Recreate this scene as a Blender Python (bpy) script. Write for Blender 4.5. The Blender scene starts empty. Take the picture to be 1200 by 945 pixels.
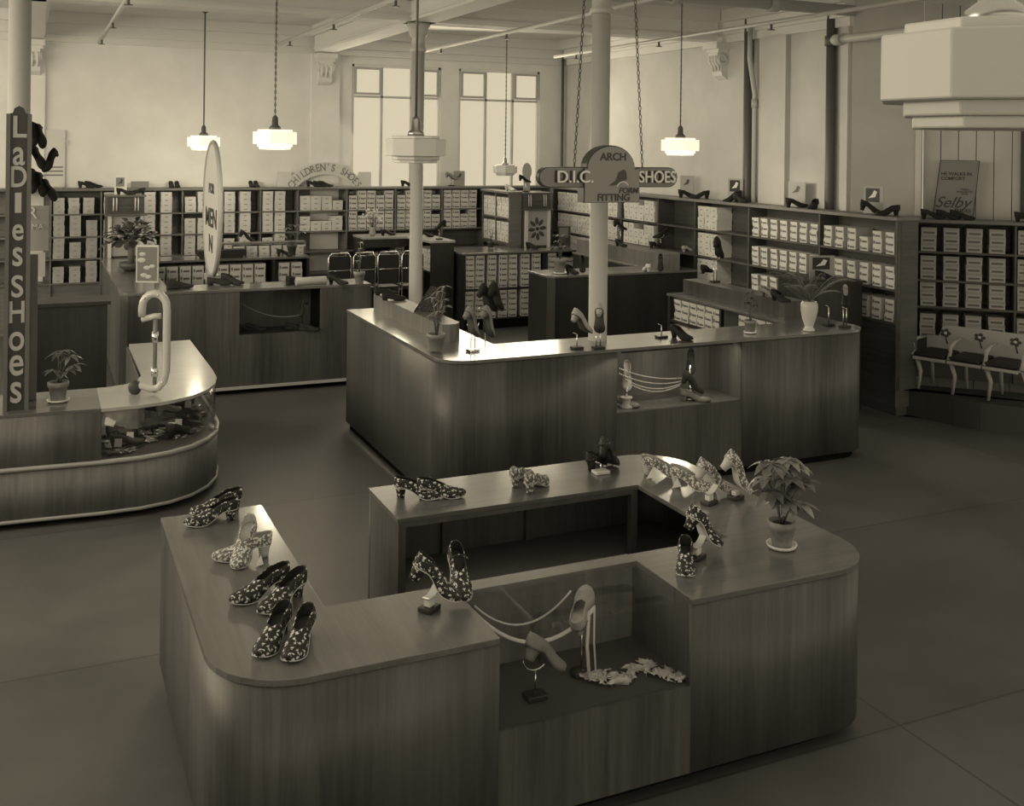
import bpy, bmesh, math, random
from mathutils import Vector, Matrix, Quaternion
random.seed(7)
scene = bpy.context.scene
COL = scene.collection
PI = math.pi
# ------------------------------------------------------------------ camera
FPX, CX, CY, ROLL, EYE, HEAD = 1226.0, 600.0, 170.0, 0.0123, 2.4, math.radians(24.4)
FW = Vector((math.sin(HEAD), math.cos(HEAD), 0)); RT = Vector((math.cos(HEAD), -math.sin(HEAD), 0)); UP = Vector((0, 0, 1))
cam = bpy.data.cameras.new('camera'); camo = bpy.data.objects.new('camera', cam); COL.objects.link(camo)
cam.sensor_fit = 'HORIZONTAL'; cam.sensor_width = 36; cam.lens = 36 * FPX / 1200
cam.shift_y = -(472.5 - CY) / 1200; cam.clip_start = 0.05; cam.clip_end = 100
xr = (RT * math.cos(ROLL) + UP * math.sin(ROLL)).normalized()
yr = (UP * math.cos(ROLL) - RT * math.sin(ROLL)).normalized()
m3 = Matrix((xr, yr, -FW)).transposed()
camo.matrix_world = Matrix.Translation((0, 0, EYE)) @ m3.to_4x4()
scene.camera = camo
# ------------------------------------------------------------------ world, light, exposure
TINT = (1.0, 0.872, 0.62)
def tl(v): return (TINT[0] * v, TINT[1] * v, TINT[2] * v)
w = bpy.data.worlds.new('world'); scene.world = w; w.use_nodes = True
bg = w.node_tree.nodes['Background']; bg.inputs[0].default_value = (*TINT, 1); bg.inputs[1].default_value = 0.9
scene.view_settings.view_transform = 'Standard'; scene.view_settings.look = 'None'
scene.view_settings.gamma = 1; scene.view_settings.use_curve_mapping = False; scene.view_settings.exposure = 0.0
def area(name, loc, target, sx, sy, power):
    l = bpy.data.lights.new(name, 'AREA'); l.shape = 'RECTANGLE'; l.size = sx; l.size_y = sy; l.energy = power; l.color = TINT
    o = bpy.data.objects.new(name, l); COL.objects.link(o); o.location = loc
    o.rotation_euler = (Vector(target) - Vector(loc)).to_track_quat('-Z', 'Y').to_euler(); return o
area('daylight_left_windows', (-4.6, 8.5, 3.0), (4.5, 10.5, 1.8), 9, 2.0, 400)
area('daylight_back_windows', (5.5, 13.95, 2.95), (3.5, 6.0, 1.0), 3.0, 1.3, 75)
area('overhead_fill', (2.5, 3.0, 3.6), (2.6, 3.4, 0), 9, 5, 70)  # unseen soft fill added overhead to brighten the foreground, no actual fixture
# ------------------------------------------------------------------ pixel helpers (photo frame 1200 x 945)
def ray(x, y):
    u = x - CX; v = y - CY; c, s = math.cos(ROLL), math.sin(ROLL)
    return FW + RT * ((u * c + v * s) / FPX) + UP * (-(-u * s + v * c) / FPX)
def P(x, y, h):
    d = ray(x, y); t = (h - EYE) / d.z; return Vector((d.x * t, d.y * t, h))
def atX(x, y, X): d = ray(x, y); t = X / d.x; return Vector((X, d.y * t, EYE + d.z * t))
def atY(x, y, Y): d = ray(x, y); t = Y / d.y; return Vector((d.x * t, Y, EYE + d.z * t))
def atD(x, y, D): d = ray(x, y); return Vector((0, 0, EYE)) + d * D
# ------------------------------------------------------------------ materials
MATS = {}
def newmat(name):
    m = bpy.data.materials.new(name); m.use_nodes = True
    return m, m.node_tree.nodes, m.node_tree.links, m.node_tree.nodes['Principled BSDF']
def plain(name, v, rough=0.6, metal=0.0, bump=0.0, bscale=40, var=0.0, spec=0.5):
    m, n, l, b = newmat(name); MATS[name] = m
    b.inputs['Base Color'].default_value = (v, v, v, 1); b.inputs['Roughness'].default_value = rough
    b.inputs['Metallic'].default_value = metal; b.inputs['Specular IOR Level'].default_value = spec
    if bump or var:
        tc = n.new('ShaderNodeTexCoord'); nz = n.new('ShaderNodeTexNoise'); nz.inputs['Scale'].default_value = bscale; nz.inputs['Detail'].default_value = 5
        l.new(tc.outputs['Object'], nz.inputs['Vector'])
        if bump:
            bp = n.new('ShaderNodeBump'); bp.inputs['Strength'].default_value = bump; bp.inputs['Distance'].default_value = 0.01
            l.new(nz.outputs['Fac'], bp.inputs['Height']); l.new(bp.outputs['Normal'], b.inputs['Normal'])
        if var:
            r = n.new('ShaderNodeMapRange'); r.inputs['From Min'].default_value = 0.3; r.inputs['From Max'].default_value = 0.7
            r.inputs['To Min'].default_value = v * (1 - var); r.inputs['To Max'].default_value = v * (1 + var)
            l.new(nz.outputs['Fac'], r.inputs['Value']); l.new(r.outputs['Result'], b.inputs['Base Color'])
    return m
def wood(name, lo, hi, rough, scale=(28, 28, 1.6), coat=0.0, spec=0.5):
    m, n, l, b = newmat(name); MATS[name] = m
    tc = n.new('ShaderNodeTexCoord'); mp = n.new('ShaderNodeMapping'); mp.inputs['Scale'].default_value = scale
    nz = n.new('ShaderNodeTexNoise'); nz.inputs['Scale'].default_value = 1.0; nz.inputs['Detail'].default_value = 6; nz.inputs['Roughness'].default_value = 0.65; nz.inputs['Distortion'].default_value = 0.6
    mp2 = n.new('ShaderNodeMapping'); mp2.inputs['Scale'].default_value = tuple(s * 0.12 for s in scale)
    n2 = n.new('ShaderNodeTexNoise'); n2.inputs['Scale'].default_value = 1.0; n2.inputs['Detail'].default_value = 2
    ad = n.new('ShaderNodeMath'); ad.operation = 'ADD'
    r = n.new('ShaderNodeMapRange'); r.inputs['From Min'].default_value = 0.7; r.inputs['From Max'].default_value = 1.3
    r.inputs['To Min'].default_value = lo; r.inputs['To Max'].default_value = hi
    l.new(tc.outputs['Object'], mp.inputs['Vector']); l.new(tc.outputs['Object'], mp2.inputs['Vector'])
    l.new(mp.outputs[0], nz.inputs['Vector']); l.new(mp2.outputs[0], n2.inputs['Vector'])
    l.new(nz.outputs['Fac'], ad.inputs[0]); l.new(n2.outputs['Fac'], ad.inputs[1]); l.new(ad.outputs[0], r.inputs['Value'])
    l.new(r.outputs['Result'], b.inputs['Base Color'])
    b.inputs['Roughness'].default_value = rough; b.inputs['Specular IOR Level'].default_value = spec
    b.inputs['Coat Weight'].default_value = coat; b.inputs['Coat Roughness'].default_value = 0.12
    return m
def floral(name, base, flower, scale, thr=0.36):
    m, n, l, b = newmat(name); MATS[name] = m
    tc = n.new('ShaderNodeTexCoord'); nz = n.new('ShaderNodeTexNoise'); nz.inputs['Scale'].default_value = scale * 0.9
    mx = n.new('ShaderNodeVectorMath'); mx.operation = 'MULTIPLY_ADD'; mx.inputs[1].default_value = (0.018,) * 3
    vo = n.new('ShaderNodeTexVoronoi'); vo.inputs['Scale'].default_value = scale
    v2 = n.new('ShaderNodeTexVoronoi'); v2.inputs['Scale'].default_value = scale * 2.9
    l.new(tc.outputs['Object'], nz.inputs['Vector']); l.new(nz.outputs['Color'], mx.inputs[0]); l.new(tc.outputs['Object'], mx.inputs[2])
    l.new(mx.outputs[0], vo.inputs['Vector']); l.new(mx.outputs[0], v2.inputs['Vector'])
    a = n.new('ShaderNodeMath'); a.operation = 'MULTIPLY_ADD'; a.inputs[1].default_value = 0.55
    l.new(v2.outputs['Distance'], a.inputs[0]); l.new(vo.outputs['Distance'], a.inputs[2])
    cr = n.new('ShaderNodeMapRange'); cr.inputs['From Min'].default_value = thr; cr.inputs['From Max'].default_value = thr + 0.16
    cr.inputs['To Min'].default_value = flower; cr.inputs['To Max'].default_value = base
    l.new(a.outputs[0], cr.inputs['Value']); l.new(cr.outputs['Result'], b.inputs['Base Color'])
    b.inputs['Roughness'].default_value = 0.65
    return m
def emit(name, v, strength, mixdiff=0.5):
    m, n, l, b = newmat(name); MATS[name] = m
    b.inputs['Base Color'].default_value = (mixdiff,) * 3 + (1,); b.inputs['Emission Color'].default_value = (*TINT, 1)
    b.inputs['Emission Strength'].default_value = strength; b.inputs['Roughness'].default_value = 0.35
    return m
def glassmat(name, tint=0.96):
    m, n, l, b = newmat(name); MATS[name] = m
    n.remove(b); out = n['Material Output']
    t = n.new('ShaderNodeBsdfTransparent'); t.inputs[0].default_value = (tint,) * 3 + (1,)
    g = n.new('ShaderNodeBsdfGlossy'); g.inputs['Roughness'].default_value = 0.02
    lw = n.new('ShaderNodeFresnel'); lw.inputs['IOR'].default_value = 1.5
    ge = n.new('ShaderNodeNewGeometry'); iv = n.new('ShaderNodeMath'); iv.operation = 'SUBTRACT'; iv.inputs[0].default_value = 1; l.new(ge.outputs['Backfacing'], iv.inputs[1])
    fm = n.new('ShaderNodeMath'); fm.operation = 'MULTIPLY'; l.new(lw.outputs[0], fm.inputs[0]); l.new(iv.outputs[0], fm.inputs[1])
    mx = n.new('ShaderNodeMixShader'); l.new(fm.outputs[0], mx.inputs[0]); l.new(t.outputs[0], mx.inputs[1]); l.new(g.outputs[0], mx.inputs[2])
    l.new(mx.outputs[0], out.inputs['Surface']); return m
wood('wood_panel', 0.035, 0.10, 0.45, (30, 30, 1.3), 0.0)
wood('wood_panel_light', 0.09, 0.20, 0.45, (26, 26, 2.2))
wood('wood_dark', 0.012, 0.032, 0.45, (30, 30, 1.3))
wood('wood_top', 0.075, 0.15, 0.33, (2.0, 26, 26), 0.42)
wood('wood_top_y', 0.075, 0.15, 0.33, (26, 2.0, 26), 0.42)
wood('wood_top_gloss', 0.10, 0.19, 0.30, (2.0, 26, 26), 1.0)
wood('wood_top_light', 0.34, 0.46, 0.30, (3, 18, 18), 0.5)
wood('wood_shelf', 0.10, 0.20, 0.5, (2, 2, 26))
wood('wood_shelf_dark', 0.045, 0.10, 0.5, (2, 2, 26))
wood('wood_inner', 0.05, 0.11, 0.5, (24, 24, 1.2))
plain('case_lining', 0.30, 0.55, bump=0.1, bscale=14, var=0.35)
plain('kick', 0.010, 0.95, spec=0.0); plain('black', 0.014, 0.45); plain('suede', 0.012, 0.8, bump=0.2, bscale=300)
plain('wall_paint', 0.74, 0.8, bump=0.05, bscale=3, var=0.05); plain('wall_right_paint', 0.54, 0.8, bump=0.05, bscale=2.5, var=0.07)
plain('ceiling_paint', 0.62, 0.85, var=0.05, bscale=2); plain('beam_paint', 0.68, 0.7)
plain('column_paint', 0.46, 0.45); plain('column_lower', 0.50, 0.4); plain('pipe_light', 0.42, 0.5); plain('pipe_dark', 0.10, 0.5)
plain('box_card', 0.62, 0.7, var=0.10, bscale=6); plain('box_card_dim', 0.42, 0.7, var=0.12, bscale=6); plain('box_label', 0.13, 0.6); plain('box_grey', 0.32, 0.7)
plain('cream', 0.62, 0.5); plain('white', 0.75, 0.35); plain('porcelain', 0.62, 0.22); plain('grey', 0.22, 0.5); plain('tan', 0.20, 0.45); plain('tan_light', 0.36, 0.45)
plain('mid_dark', 0.06, 0.5); plain('lining_light', 0.55, 0.6); plain('lining_dark', 0.03, 0.7); plain('sole_light', 0.5, 0.5)
plain('chrome', 0.75, 0.12, metal=1.0); plain('brass', 0.5, 0.3, metal=1.0); plain('acrylic', 0.6, 0.15, spec=0.8); plain('terracotta', 0.24, 0.7, bump=0.25, bscale=30, var=0.25)
plain('soil', 0.03, 0.9, bump=0.6, bscale=80); plain('leaf', 0.11, 0.35, var=0.3, bscale=20); plain('leaf_light', 0.22, 0.35, var=0.3, bscale=20); plain('leaf_dark', 0.045, 0.5, var=0.3, bscale=20)
plain('petal', 0.6, 0.6); plain('stem', 0.12, 0.6); plain('cord', 0.05, 0.6); plain('sign_dark', 0.035, 0.4); plain('sign_edge', 0.12, 0.45); plain('sign_face', 0.24, 0.22)
plain('ribbon', 0.62, 0.35); plain('bench_paint', 0.40, 0.5); plain('bench_cushion', 0.015, 0.6); plain('platform', 0.045, 0.7, bump=0.1, bscale=30)
plain('foil', 0.22, 0.2, metal=0.3, bump=1.0, bscale=16); plain('metal_letter', 0.42, 0.5)
floral('floral_dark', 0.012, 0.72, 58, 0.50); floral('floral_light', 0.12, 0.66, 85, 0.66); floral('floral_rose', 0.10, 0.6, 60, 0.60); floral('sequin', 0.012, 0.4, 110, 0.34)
emit('window_sky', 1, 0.62, 0.1); emit('lamp_lit', 1, 1.0); plain('lamp_opal', 0.62, 0.4); glassmat('glass')
M = MATS
# floor: mottled linoleum with joints
def floor_mat():
    m, n, l, b = newmat('floor_lino'); MATS['floor'] = m
    tc = n.new('ShaderNodeTexCoord'); n1 = n.new('ShaderNodeTexNoise'); n1.inputs['Scale'].default_value = 1.1; n1.inputs['Detail'].default_value = 9; n1.inputs['Roughness'].default_value = 0.6
    br = n.new('ShaderNodeTexBrick'); br.offset = 0; br.inputs['Scale'].default_value = 1; br.inputs['Brick Width'].default_value = 3.6; br.inputs['Row Height'].default_value = 1.83; br.inputs['Mortar Size'].default_value = 0.006
    br.inputs['Color1'].default_value = (1, 1, 1, 1); br.inputs['Color2'].default_value = (0.86, 0.86, 0.86, 1); br.inputs['Mortar'].default_value = (0.55, 0.55, 0.55, 1)
    mp = n.new('ShaderNodeMapping'); mp.inputs['Location'].default_value = (0.3, 0.37, 0)
    l.new(tc.outputs['Object'], n1.inputs['Vector']); l.new(tc.outputs['Object'], mp.inputs[0]); l.new(mp.outputs[0], br.inputs['Vector'])
    r = n.new('ShaderNodeMapRange'); r.inputs['From Min'].default_value = 0.3; r.inputs['From Max'].default_value = 0.7; r.inputs['To Min'].default_value = 0.085; r.inputs['To Max'].default_value = 0.135
    l.new(n1.outputs['Fac'], r.inputs['Value'])
    mx = n.new('ShaderNodeVectorMath'); mx.operation = 'MULTIPLY'; l.new(r.outputs[0], mx.inputs[0]); l.new(br.outputs['Color'], mx.inputs[1]); l.new(mx.outputs[0], b.inputs['Base Color'])
    rr = n.new('ShaderNodeMapRange'); rr.inputs['To Min'].default_value = 0.35; rr.inputs['To Max'].default_value = 0.6; l.new(n1.outputs['Fac'], rr.inputs['Value']); l.new(rr.outputs[0], b.inputs['Roughness'])
floor_mat()
# ------------------------------------------------------------------ mesh builder
class MB:
    def __init__(s): s.v = []; s.f = []; s.mi = []; s.sm = []
    def add(s, vs, fs, mi=0, smooth=False):
        o = len(s.v); s.v += [tuple(p) for p in vs]
        for f in fs: s.f.append([i + o for i in f]); s.mi.append(mi); s.sm.append(smooth)
        return s
    def box(s, x0, x1, y0, y1, z0, z1, mi=0):
        return s.add([(x, y, z) for z in (z0, z1) for y in (y0, y1) for x in (x0, x1)],
                     [(0, 2, 3, 1), (4, 5, 7, 6), (0, 1, 5, 4), (2, 6, 7, 3), (0, 4, 6, 2), (1, 3, 7, 5)], mi)
    def prism(s, poly, z0, z1, mi=0, smooth=False):
        n = len(poly); vs = [(p[0], p[1], z0) for p in poly] + [(p[0], p[1], z1) for p in poly]
        ar = sum(poly[i][0] * poly[(i + 1) % n][1] - poly[(i + 1) % n][0] * poly[i][1] for i in range(n))
        up = list(range(n, 2 * n)); dn = list(range(n - 1, -1, -1))
        sides = [(i, (i + 1) % n, n + (i + 1) % n, n + i) for i in range(n)]
        if ar < 0: up.reverse(); dn.reverse(); sides = [tuple(reversed(q)) for q in sides]
        o = len(s.v); s.add(vs, [dn, up], mi); s.v = s.v[:]
        for q in sides: s.f.append([i + o for i in q]); s.mi.append(mi); s.sm.append(smooth)
        return s
    def strip(s, path, t, z0, z1, mi=0, smooth=False):
        """vertical wall of thickness t to the left of a polyline"""
        off = offset(path, t); a = [(*p[:2], z0) for p in path] + [(*p[:2], z1) for p in path] + [(*p, z0) for p in off] + [(*p, z1) for p in off]
        n = len(path); fs = []
        for i in range(n - 1):
            fs += [(i, i + 1, n + i + 1, n + i), (2 * n + i + 1, 2 * n + i, 3 * n + i, 3 * n + i + 1), (n + i, n + i + 1, 3 * n + i + 1, 3 * n + i), (i + 1, i, 2 * n + i, 2 * n + i + 1)]
        fs += [(0, n, 3 * n, 2 * n), (n - 1, 3 * n - 1, 4 * n - 1, 2 * n - 1)]
        return s.add(a, fs, mi, smooth)
    def tube(s, pts, r, seg=10, mi=0, cap=True):
        pts = [Vector(p) for p in pts]; n = len(pts); rs = r if isinstance(r, (list, tuple)) else [r] * n
        vs = []; prev = None
        for i, p in enumerate(pts):
            d = (pts[min(i + 1, n - 1)] - pts[max(i - 1, 0)]); d = d.normalized() if d.length > 1e-9 else Vector((0, 0, 1))
            if prev is None: a = d.orthogonal().normalized()
            else: a = (prev - d * prev.dot(d)); a = a.normalized() if a.length > 1e-6 else d.orthogonal().normalized()
            prev = a; b = d.cross(a)
            for k in range(seg): t = 2 * PI * k / seg; vs.append(p + (a * math.cos(t) + b * math.sin(t)) * rs[i])
        fs = [(i * seg + k, i * seg + (k + 1) % seg, (i + 1) * seg + (k + 1) % seg, (i + 1) * seg + k) for i in range(n - 1) for k in range(seg)]
        s.add(vs, fs, mi, True)
        if cap:
            o = len(s.v) - len(vs); s.f.append([o + k for k in range(seg - 1, -1, -1)]); s.mi.append(mi); s.sm.append(False)
            s.f.append([o + (n - 1) * seg + k for k in range(seg)]); s.mi.append(mi); s.sm.append(False)
        return s
    def lathe(s, prof, seg=24, c=(0, 0, 0), mi=0, smooth=True, a0=0.0):
        n = len(prof); vs = [(c[0] + r * math.cos(2 * PI * k / seg + a0), c[1] + r * math.sin(2 * PI * k / seg + a0), c[2] + z) for r, z in prof for k in range(seg)]
        fs = [(i * seg + k, i * seg + (k + 1) % seg, (i + 1) * seg + (k + 1) % seg, (i + 1) * seg + k) for i in range(n - 1) for k in range(seg)]
        s.add(vs, fs, mi, smooth); o = len(s.v) - len(vs)
        if prof[0][0] > 1e-5: s.f.append([o + k for k in range(seg - 1, -1, -1)]); s.mi.append(mi); s.sm.append(False)
        if prof[-1][0] > 1e-5: s.f.append([o + (n - 1) * seg + k for k in range(seg)]); s.mi.append(mi); s.sm.append(False)
        return s
    def ball(s, c, r, seg=12, sq=(1, 1, 1), mi=0):
        n = seg // 2; prof = [(math.sin(PI * i / n), -math.cos(PI * i / n)) for i in range(n + 1)]
        vs = [(c[0] + r * sq[0] * q * math.cos(2 * PI * k / seg), c[1] + r * sq[1] * q * math.sin(2 * PI * k / seg), c[2] + r * sq[2] * z) for q, z in prof for k in range(seg)]
        fs = [(i * seg + k, i * seg + (k + 1) % seg, (i + 1) * seg + (k + 1) % seg, (i + 1) * seg + k) for i in range(n) for k in range(seg)]
        return s.add(vs, fs, mi, True)
    def mesh(s, name, mats):
        me = bpy.data.meshes.new(name); me.from_pydata(s.v, [], s.f)
        for m in (mats if isinstance(mats, (list, tuple)) else [mats]): me.materials.append(MATS[m] if isinstance(m, str) else m)
        me.polygons.foreach_set('material_index', s.mi); me.polygons.foreach_set('use_smooth', s.sm); me.update(); return me
    def xf(s, mat): s.v = [tuple(mat @ Vector(p)) for p in s.v]; return s
def offset(path, t):
    out = []; n = len(path)
    for i in range(n):
        p = Vector(path[i][:2]); ds = []
        if i > 0: ds.append((p - Vector(path[i - 1][:2])).normalized())
        if i < n - 1: ds.append((Vector(path[i + 1][:2]) - p).normalized())
        ns = [Vector((-d.y, d.x)) for d in ds]; nn = sum(ns, Vector((0, 0))).normalized(); k = t / max(0.3, nn.dot(ns[0]))
        out.append(tuple(p + nn * k))
    return out
def arc(cx, cy, r, a0, a1, n=8): return [(cx + r * math.cos(math.radians(a0 + (a1 - a0) * i / n)), cy + r * math.sin(math.radians(a0 + (a1 - a0) * i / n))) for i in range(n + 1)]
def thing(name, label, cat, loc=(0, 0, 0), rotz=0.0, group=None):
    o = bpy.data.objects.new(name, None); COL.objects.link(o); o.location = loc; o.rotation_euler = (0, 0, rotz); o.empty_display_size = 0.1
    o['label'] = label; o['category'] = cat
    if group: o['group'] = group
    return o
def part(name, mb, mat, parent, world=True, label=None, bevel=0.0, loc=None):
    """world=True: mb is given in world coordinates and moved into the (unrotated or rotated) frame of its thing"""
    if world:
        root = parent
        while root.parent: root = root.parent
        mb.xf((Matrix.Translation(root.location) @ root.rotation_euler.to_matrix().to_4x4()).inverted())
    o = bpy.data.objects.new(name, mb.mesh(name, mat)); COL.objects.link(o); o.parent = parent
    if loc: o.location = loc
    if label: o['label'] = label
    if bevel:
        b = o.modifiers.new('bevel', 'BEVEL'); b.width = bevel; b.segments = 2; b.limit_method = 'ANGLE'
    return o
def solo(name, mb, mat, label, cat, loc=None, group=None, bevel=0.0):
    if loc is not None: mb.xf(Matrix.Translation(loc).inverted())
    o = bpy.data.objects.new(name, mb.mesh(name, mat)); COL.objects.link(o)
    if loc is not None: o.location = loc
    o['label'] = label; o['category'] = cat
    if group: o['group'] = group
    if bevel:
        b = o.modifiers.new('bevel', 'BEVEL'); b.width = bevel; b.segments = 2; b.limit_method = 'ANGLE'
    return o
def struct(name, mb, mat, label, bevel=0.0):
    o = bpy.data.objects.new(name, mb.mesh(name, mat)); COL.objects.link(o); o['kind'] = 'structure'; o['label'] = label; o['category'] = name.split('_')[0]
    return o
def dup(root, loc=None, rotz=None, label=None, group=None):
    r = root.copy(); COL.objects.link(r)
    if loc is not None: r.location = loc
    if rotz is not None: r.rotation_euler = (0, 0, rotz)
    if label: r['label'] = label
    if group: r['group'] = group
    for ch in list(root.children):
        c = ch.copy(); COL.objects.link(c); c.parent = r
        for g in list(ch.children):
            d = g.copy(); COL.objects.link(d); d.parent = c
    return r
def lettering(name, text, size, mat, parent, loc, rot, depth=0.004, align='CENTER', label=None, shear=0.0, bold=0.0, sx=1.0):
    c = bpy.data.curves.new(name, 'FONT'); c.body = text; c.size = size; c.extrude = depth; c.align_x = align; c.align_y = 'CENTER'; c.shear = shear; c.offset = bold
    t = bpy.data.objects.new(name, c); COL.objects.link(t)
    dg = bpy.context.evaluated_depsgraph_get(); me = bpy.data.meshes.new_from_object(t.evaluated_get(dg)); me.name = name
    bpy.data.objects.remove(t); me.materials.clear(); me.materials.append(MATS[mat])
    o = bpy.data.objects.new(name, me); COL.objects.link(o); o.parent = parent; o.location = loc; o.rotation_euler = rot; o.scale = (sx, 1, 1)
    if label: o['label'] = label
    return o
# ================================================================== ROOM
CEIL, BEAM = 4.0, 3.65
WX, WY = 7.4, 14.4
struct('floor', MB().box(-8, 11, -3, 14.6, -0.1, 0), 'floor', 'dark mottled linoleum floor of the shoe department')
struct('ceiling', MB().box(-8, 11, -3, 14.6, CEIL, CEIL + 0.1), 'ceiling_paint', 'pale painted ceiling crossed by boxed beams')
# back wall with two window openings
W1 = (4.04, 5.38); W2 = (5.66, 6.99); WZ = (1.72, 3.52)
mb = MB().box(-8, W1[0], WY, WY + 0.25, 0, CEIL).box(W1[1], W2[0], WY, WY + 0.25, 0, CEIL).box(W2[1], 11, WY, WY + 0.25, 0, CEIL)
for a in (W1, W2): mb.box(a[0], a[1], WY, WY + 0.25, 0, WZ[0]).box(a[0], a[1], WY, WY + 0.25, WZ[1], CEIL)
struct('wall_back', mb, 'wall_paint', 'pale plastered back wall with two tall windows above the shelving')
mb = MB().prism([(WX, 8.1), (WX, WY), (WX + .25, WY), (WX + .25, 8.15), (8.02, 7.9), (7.97, 7.74)], 0, CEIL)
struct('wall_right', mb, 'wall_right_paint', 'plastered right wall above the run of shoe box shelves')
struct('wall_left', MB().box(-8.1, -7.9, -3, 14.6, 0, CEIL), 'wall_paint', 'plastered left side wall')
# alcove behind the diagonal unit: vertical matchboarding
DG = Vector((0.74, -0.673, 0)).normalized(); DN = Vector((DG.y, -DG.x, 0)); DN = -DN if DN.dot(Vector((-1, -1, 0))) < 0 else DN   # DN faces the room
A0 = Vector((7.62, 7.49, 0))
def diag(u, d, z): p = A0 + DG * u - DN * d; return (p.x, p.y, z)
mb = MB(); rnd = random.Random(3)
u = 0.10
while u < 3.4:
    wd = 0.16; mb.add([diag(a, b, c) for c in (0, CEIL) for b in (0.42, 0.46) for a in (u, u + wd - 0.008)], [(0, 2, 3, 1), (4, 5, 7, 6), (0, 1, 5, 4), (2, 6, 7, 3), (0, 4, 6, 2), (1, 3, 7, 5)])
    u += wd
mb.add([diag(a, b, c) for c in (0, CEIL) for b in (0.455, 0.5) for a in (0.1, 3.4)], [(0, 2, 3, 1), (4, 5, 7, 6), (0, 1, 5, 4), (2, 6, 7, 3), (0, 4, 6, 2), (1, 3, 7, 5)])
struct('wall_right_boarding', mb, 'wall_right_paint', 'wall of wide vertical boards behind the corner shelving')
# cornices and beams
mb = MB()
for k, (d, z0, z1) in enumerate(((0.05, 3.63, 3.72), (0.10, 3.72, 3.86), (0.18, 3.86, CEIL))): mb.box(-8, WX, WY - d, WY, z0, z1)
struct('trim_1', mb, 'beam_paint', 'stepped plaster cornice along the back wall')
mb = MB()
for k, (d, z0, z1) in enumerate(((0.05, 3.63, 3.72), (0.10, 3.72, 3.86), (0.18, 3.86, CEIL))): mb.box(WX - d, WX, 8.1, WY - .18, z0, z1)
struct('trim_2', mb, 'beam_paint', 'stepped plaster cornice along the right wall')
n = 3
def beam(x0, x1, y0, y1, along):
    global n
    mb = MB().box(x0, x1, y0, y1, BEAM, CEIL)
    e = 0.05
    if along == 'y': mb.box(x0 - e, x0, y0, y1, 3.86, CEIL).box(x1, x1 + e, y0, y1, 3.86, CEIL).box(x0 - .015, x1 + .015, y0, y1, BEAM + .03, BEAM + .06)
    else: mb.box(x0, x1, y0 - e, y0, 3.86, CEIL).box(x0, x1, y1, y1 + e, 3.86, CEIL).box(x0, x1, y0 - .015, y1 + .015, BEAM + .03, BEAM + .06)
    struct('trim_%d' % n, mb, 'beam_paint', ['boxed ceiling beam running from the sign column to the back wall', 'boxed ceiling beam running over the two middle columns', 'boxed cross beam over the second middle column', 'boxed cross beam over the front middle column'][n - 3]); n += 1
beam(-0.22, 0.06, -2, WY - .19, 'y'); beam(3.45, 3.73, -2, WY - .19, 'y')
beam(-7.8, WX - .19, 10.13, 10.41, 'x'); beam(-7.8, 10, 6.33, 6.61, 'x')
# columns
def column(x, y, label, shade):
    t = thing('iron_column', label, 'column', (x, y, 0)); t['kind'] = 'structure'
    part('shaft', MB().lathe([(0.09, 0), (0.09, 0.1), (0.067, 0.14), (0.067, 3.35)], 28), shade, t, False)
    part('capital', MB().lathe([(0.07, 3.35), (0.085, 3.36), (0.085, 3.39), (0.07, 3.40), (0.07, 3.5), (0.09, 3.52), (0.105, 3.56), (0.105, 3.60), (0.12, 3.61), (0.12, BEAM)], 28), shade, t, False)
    return t
column(3.70, 6.62, 'pale round iron column rising through the middle counter behind the arch fitting sign', 'column_paint')
column(3.58, 10.27, 'pale round iron column standing behind the middle counter, hidden in part by a grey lamp', 'column_paint')
column(-0.11, 7.42, 'pale round column at the left edge behind the ladies shoes sign', 'column_paint')
# pilasters with corbels
def corbel(x, y, rz, label):
    t = thing('plaster_corbel', label, 'corbel', (x, y, 0), rz); t['kind'] = 'structure'
    mb = MB().box(-.14, .14, -.2, 0, 3.56, 3.63).box(-.12, .12, -.16, 0, 3.52, 3.56)
    part('abacus', mb, 'beam_paint', t, False)
    pr = [(0, 3.52), (-.15, 3.52), (-.155, 3.44), (-.13, 3.38), (-.09, 3.35), (-.10, 3.30), (-.08, 3.25), (-.04, 3.22), (0, 3.2)]
    m = MB(); k = len(pr); m.add([(-.09, a, b) for a, b in pr] + [(.09, a, b) for a, b in pr], [list(range(k)), list(range(2 * k - 1, k - 1, -1))] + [((i + 1) % k, i, k + i, k + (i + 1) % k) for i in range(k)])
    for s in (-1, 1):
        m.tube([(s * .1, -.09 + .05 * math.cos(a), 3.44 + .05 * math.sin(a)) for a in [i * .5 for i in range(12)]], .012, 6)
    for q in (-.06, 0, .06): m.tube([(q, -.15, 3.48), (q, -.16, 3.42), (q, -.12, 3.36), (q, -.10, 3.30)], .014, 6)
    part('scroll', m, 'beam_paint', t, False)
corbel(3.62, WY - .05, 0, 'plaster scroll corbel high on the back wall just left of the windows')
corbel(-0.07, WY - .05, 0, 'plaster scroll corbel high on the back wall at the far left above the sign column')
corbel(WX, 10.27, -PI / 2, 'plaster scroll corbel high on the right wall under the cross beam')
struct('trim_7', MB().box(3.45, 3.85, WY - .05, WY, 0, 3.63), 'wall_paint', 'shallow pilaster on the back wall left of the windows')
struct('trim_8', MB().box(-.3, 0.08, WY - .05, WY, 0, 3.63), 'wall_paint', 'shallow pilaster on the back wall at far left')
struct('trim_9', MB().box(WX - .07, WX, 9.05, 9.5, 0, 3.63), 'wall_right_paint', 'shallow pilaster on the right wall beside the thin pipes')
struct('trim_10', MB().box(WX - .05, WX, 8.12, 8.22, 0, 3.63), 'wall_right_paint', 'shallow pilaster on the right wall just right of the thick pipe')
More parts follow.
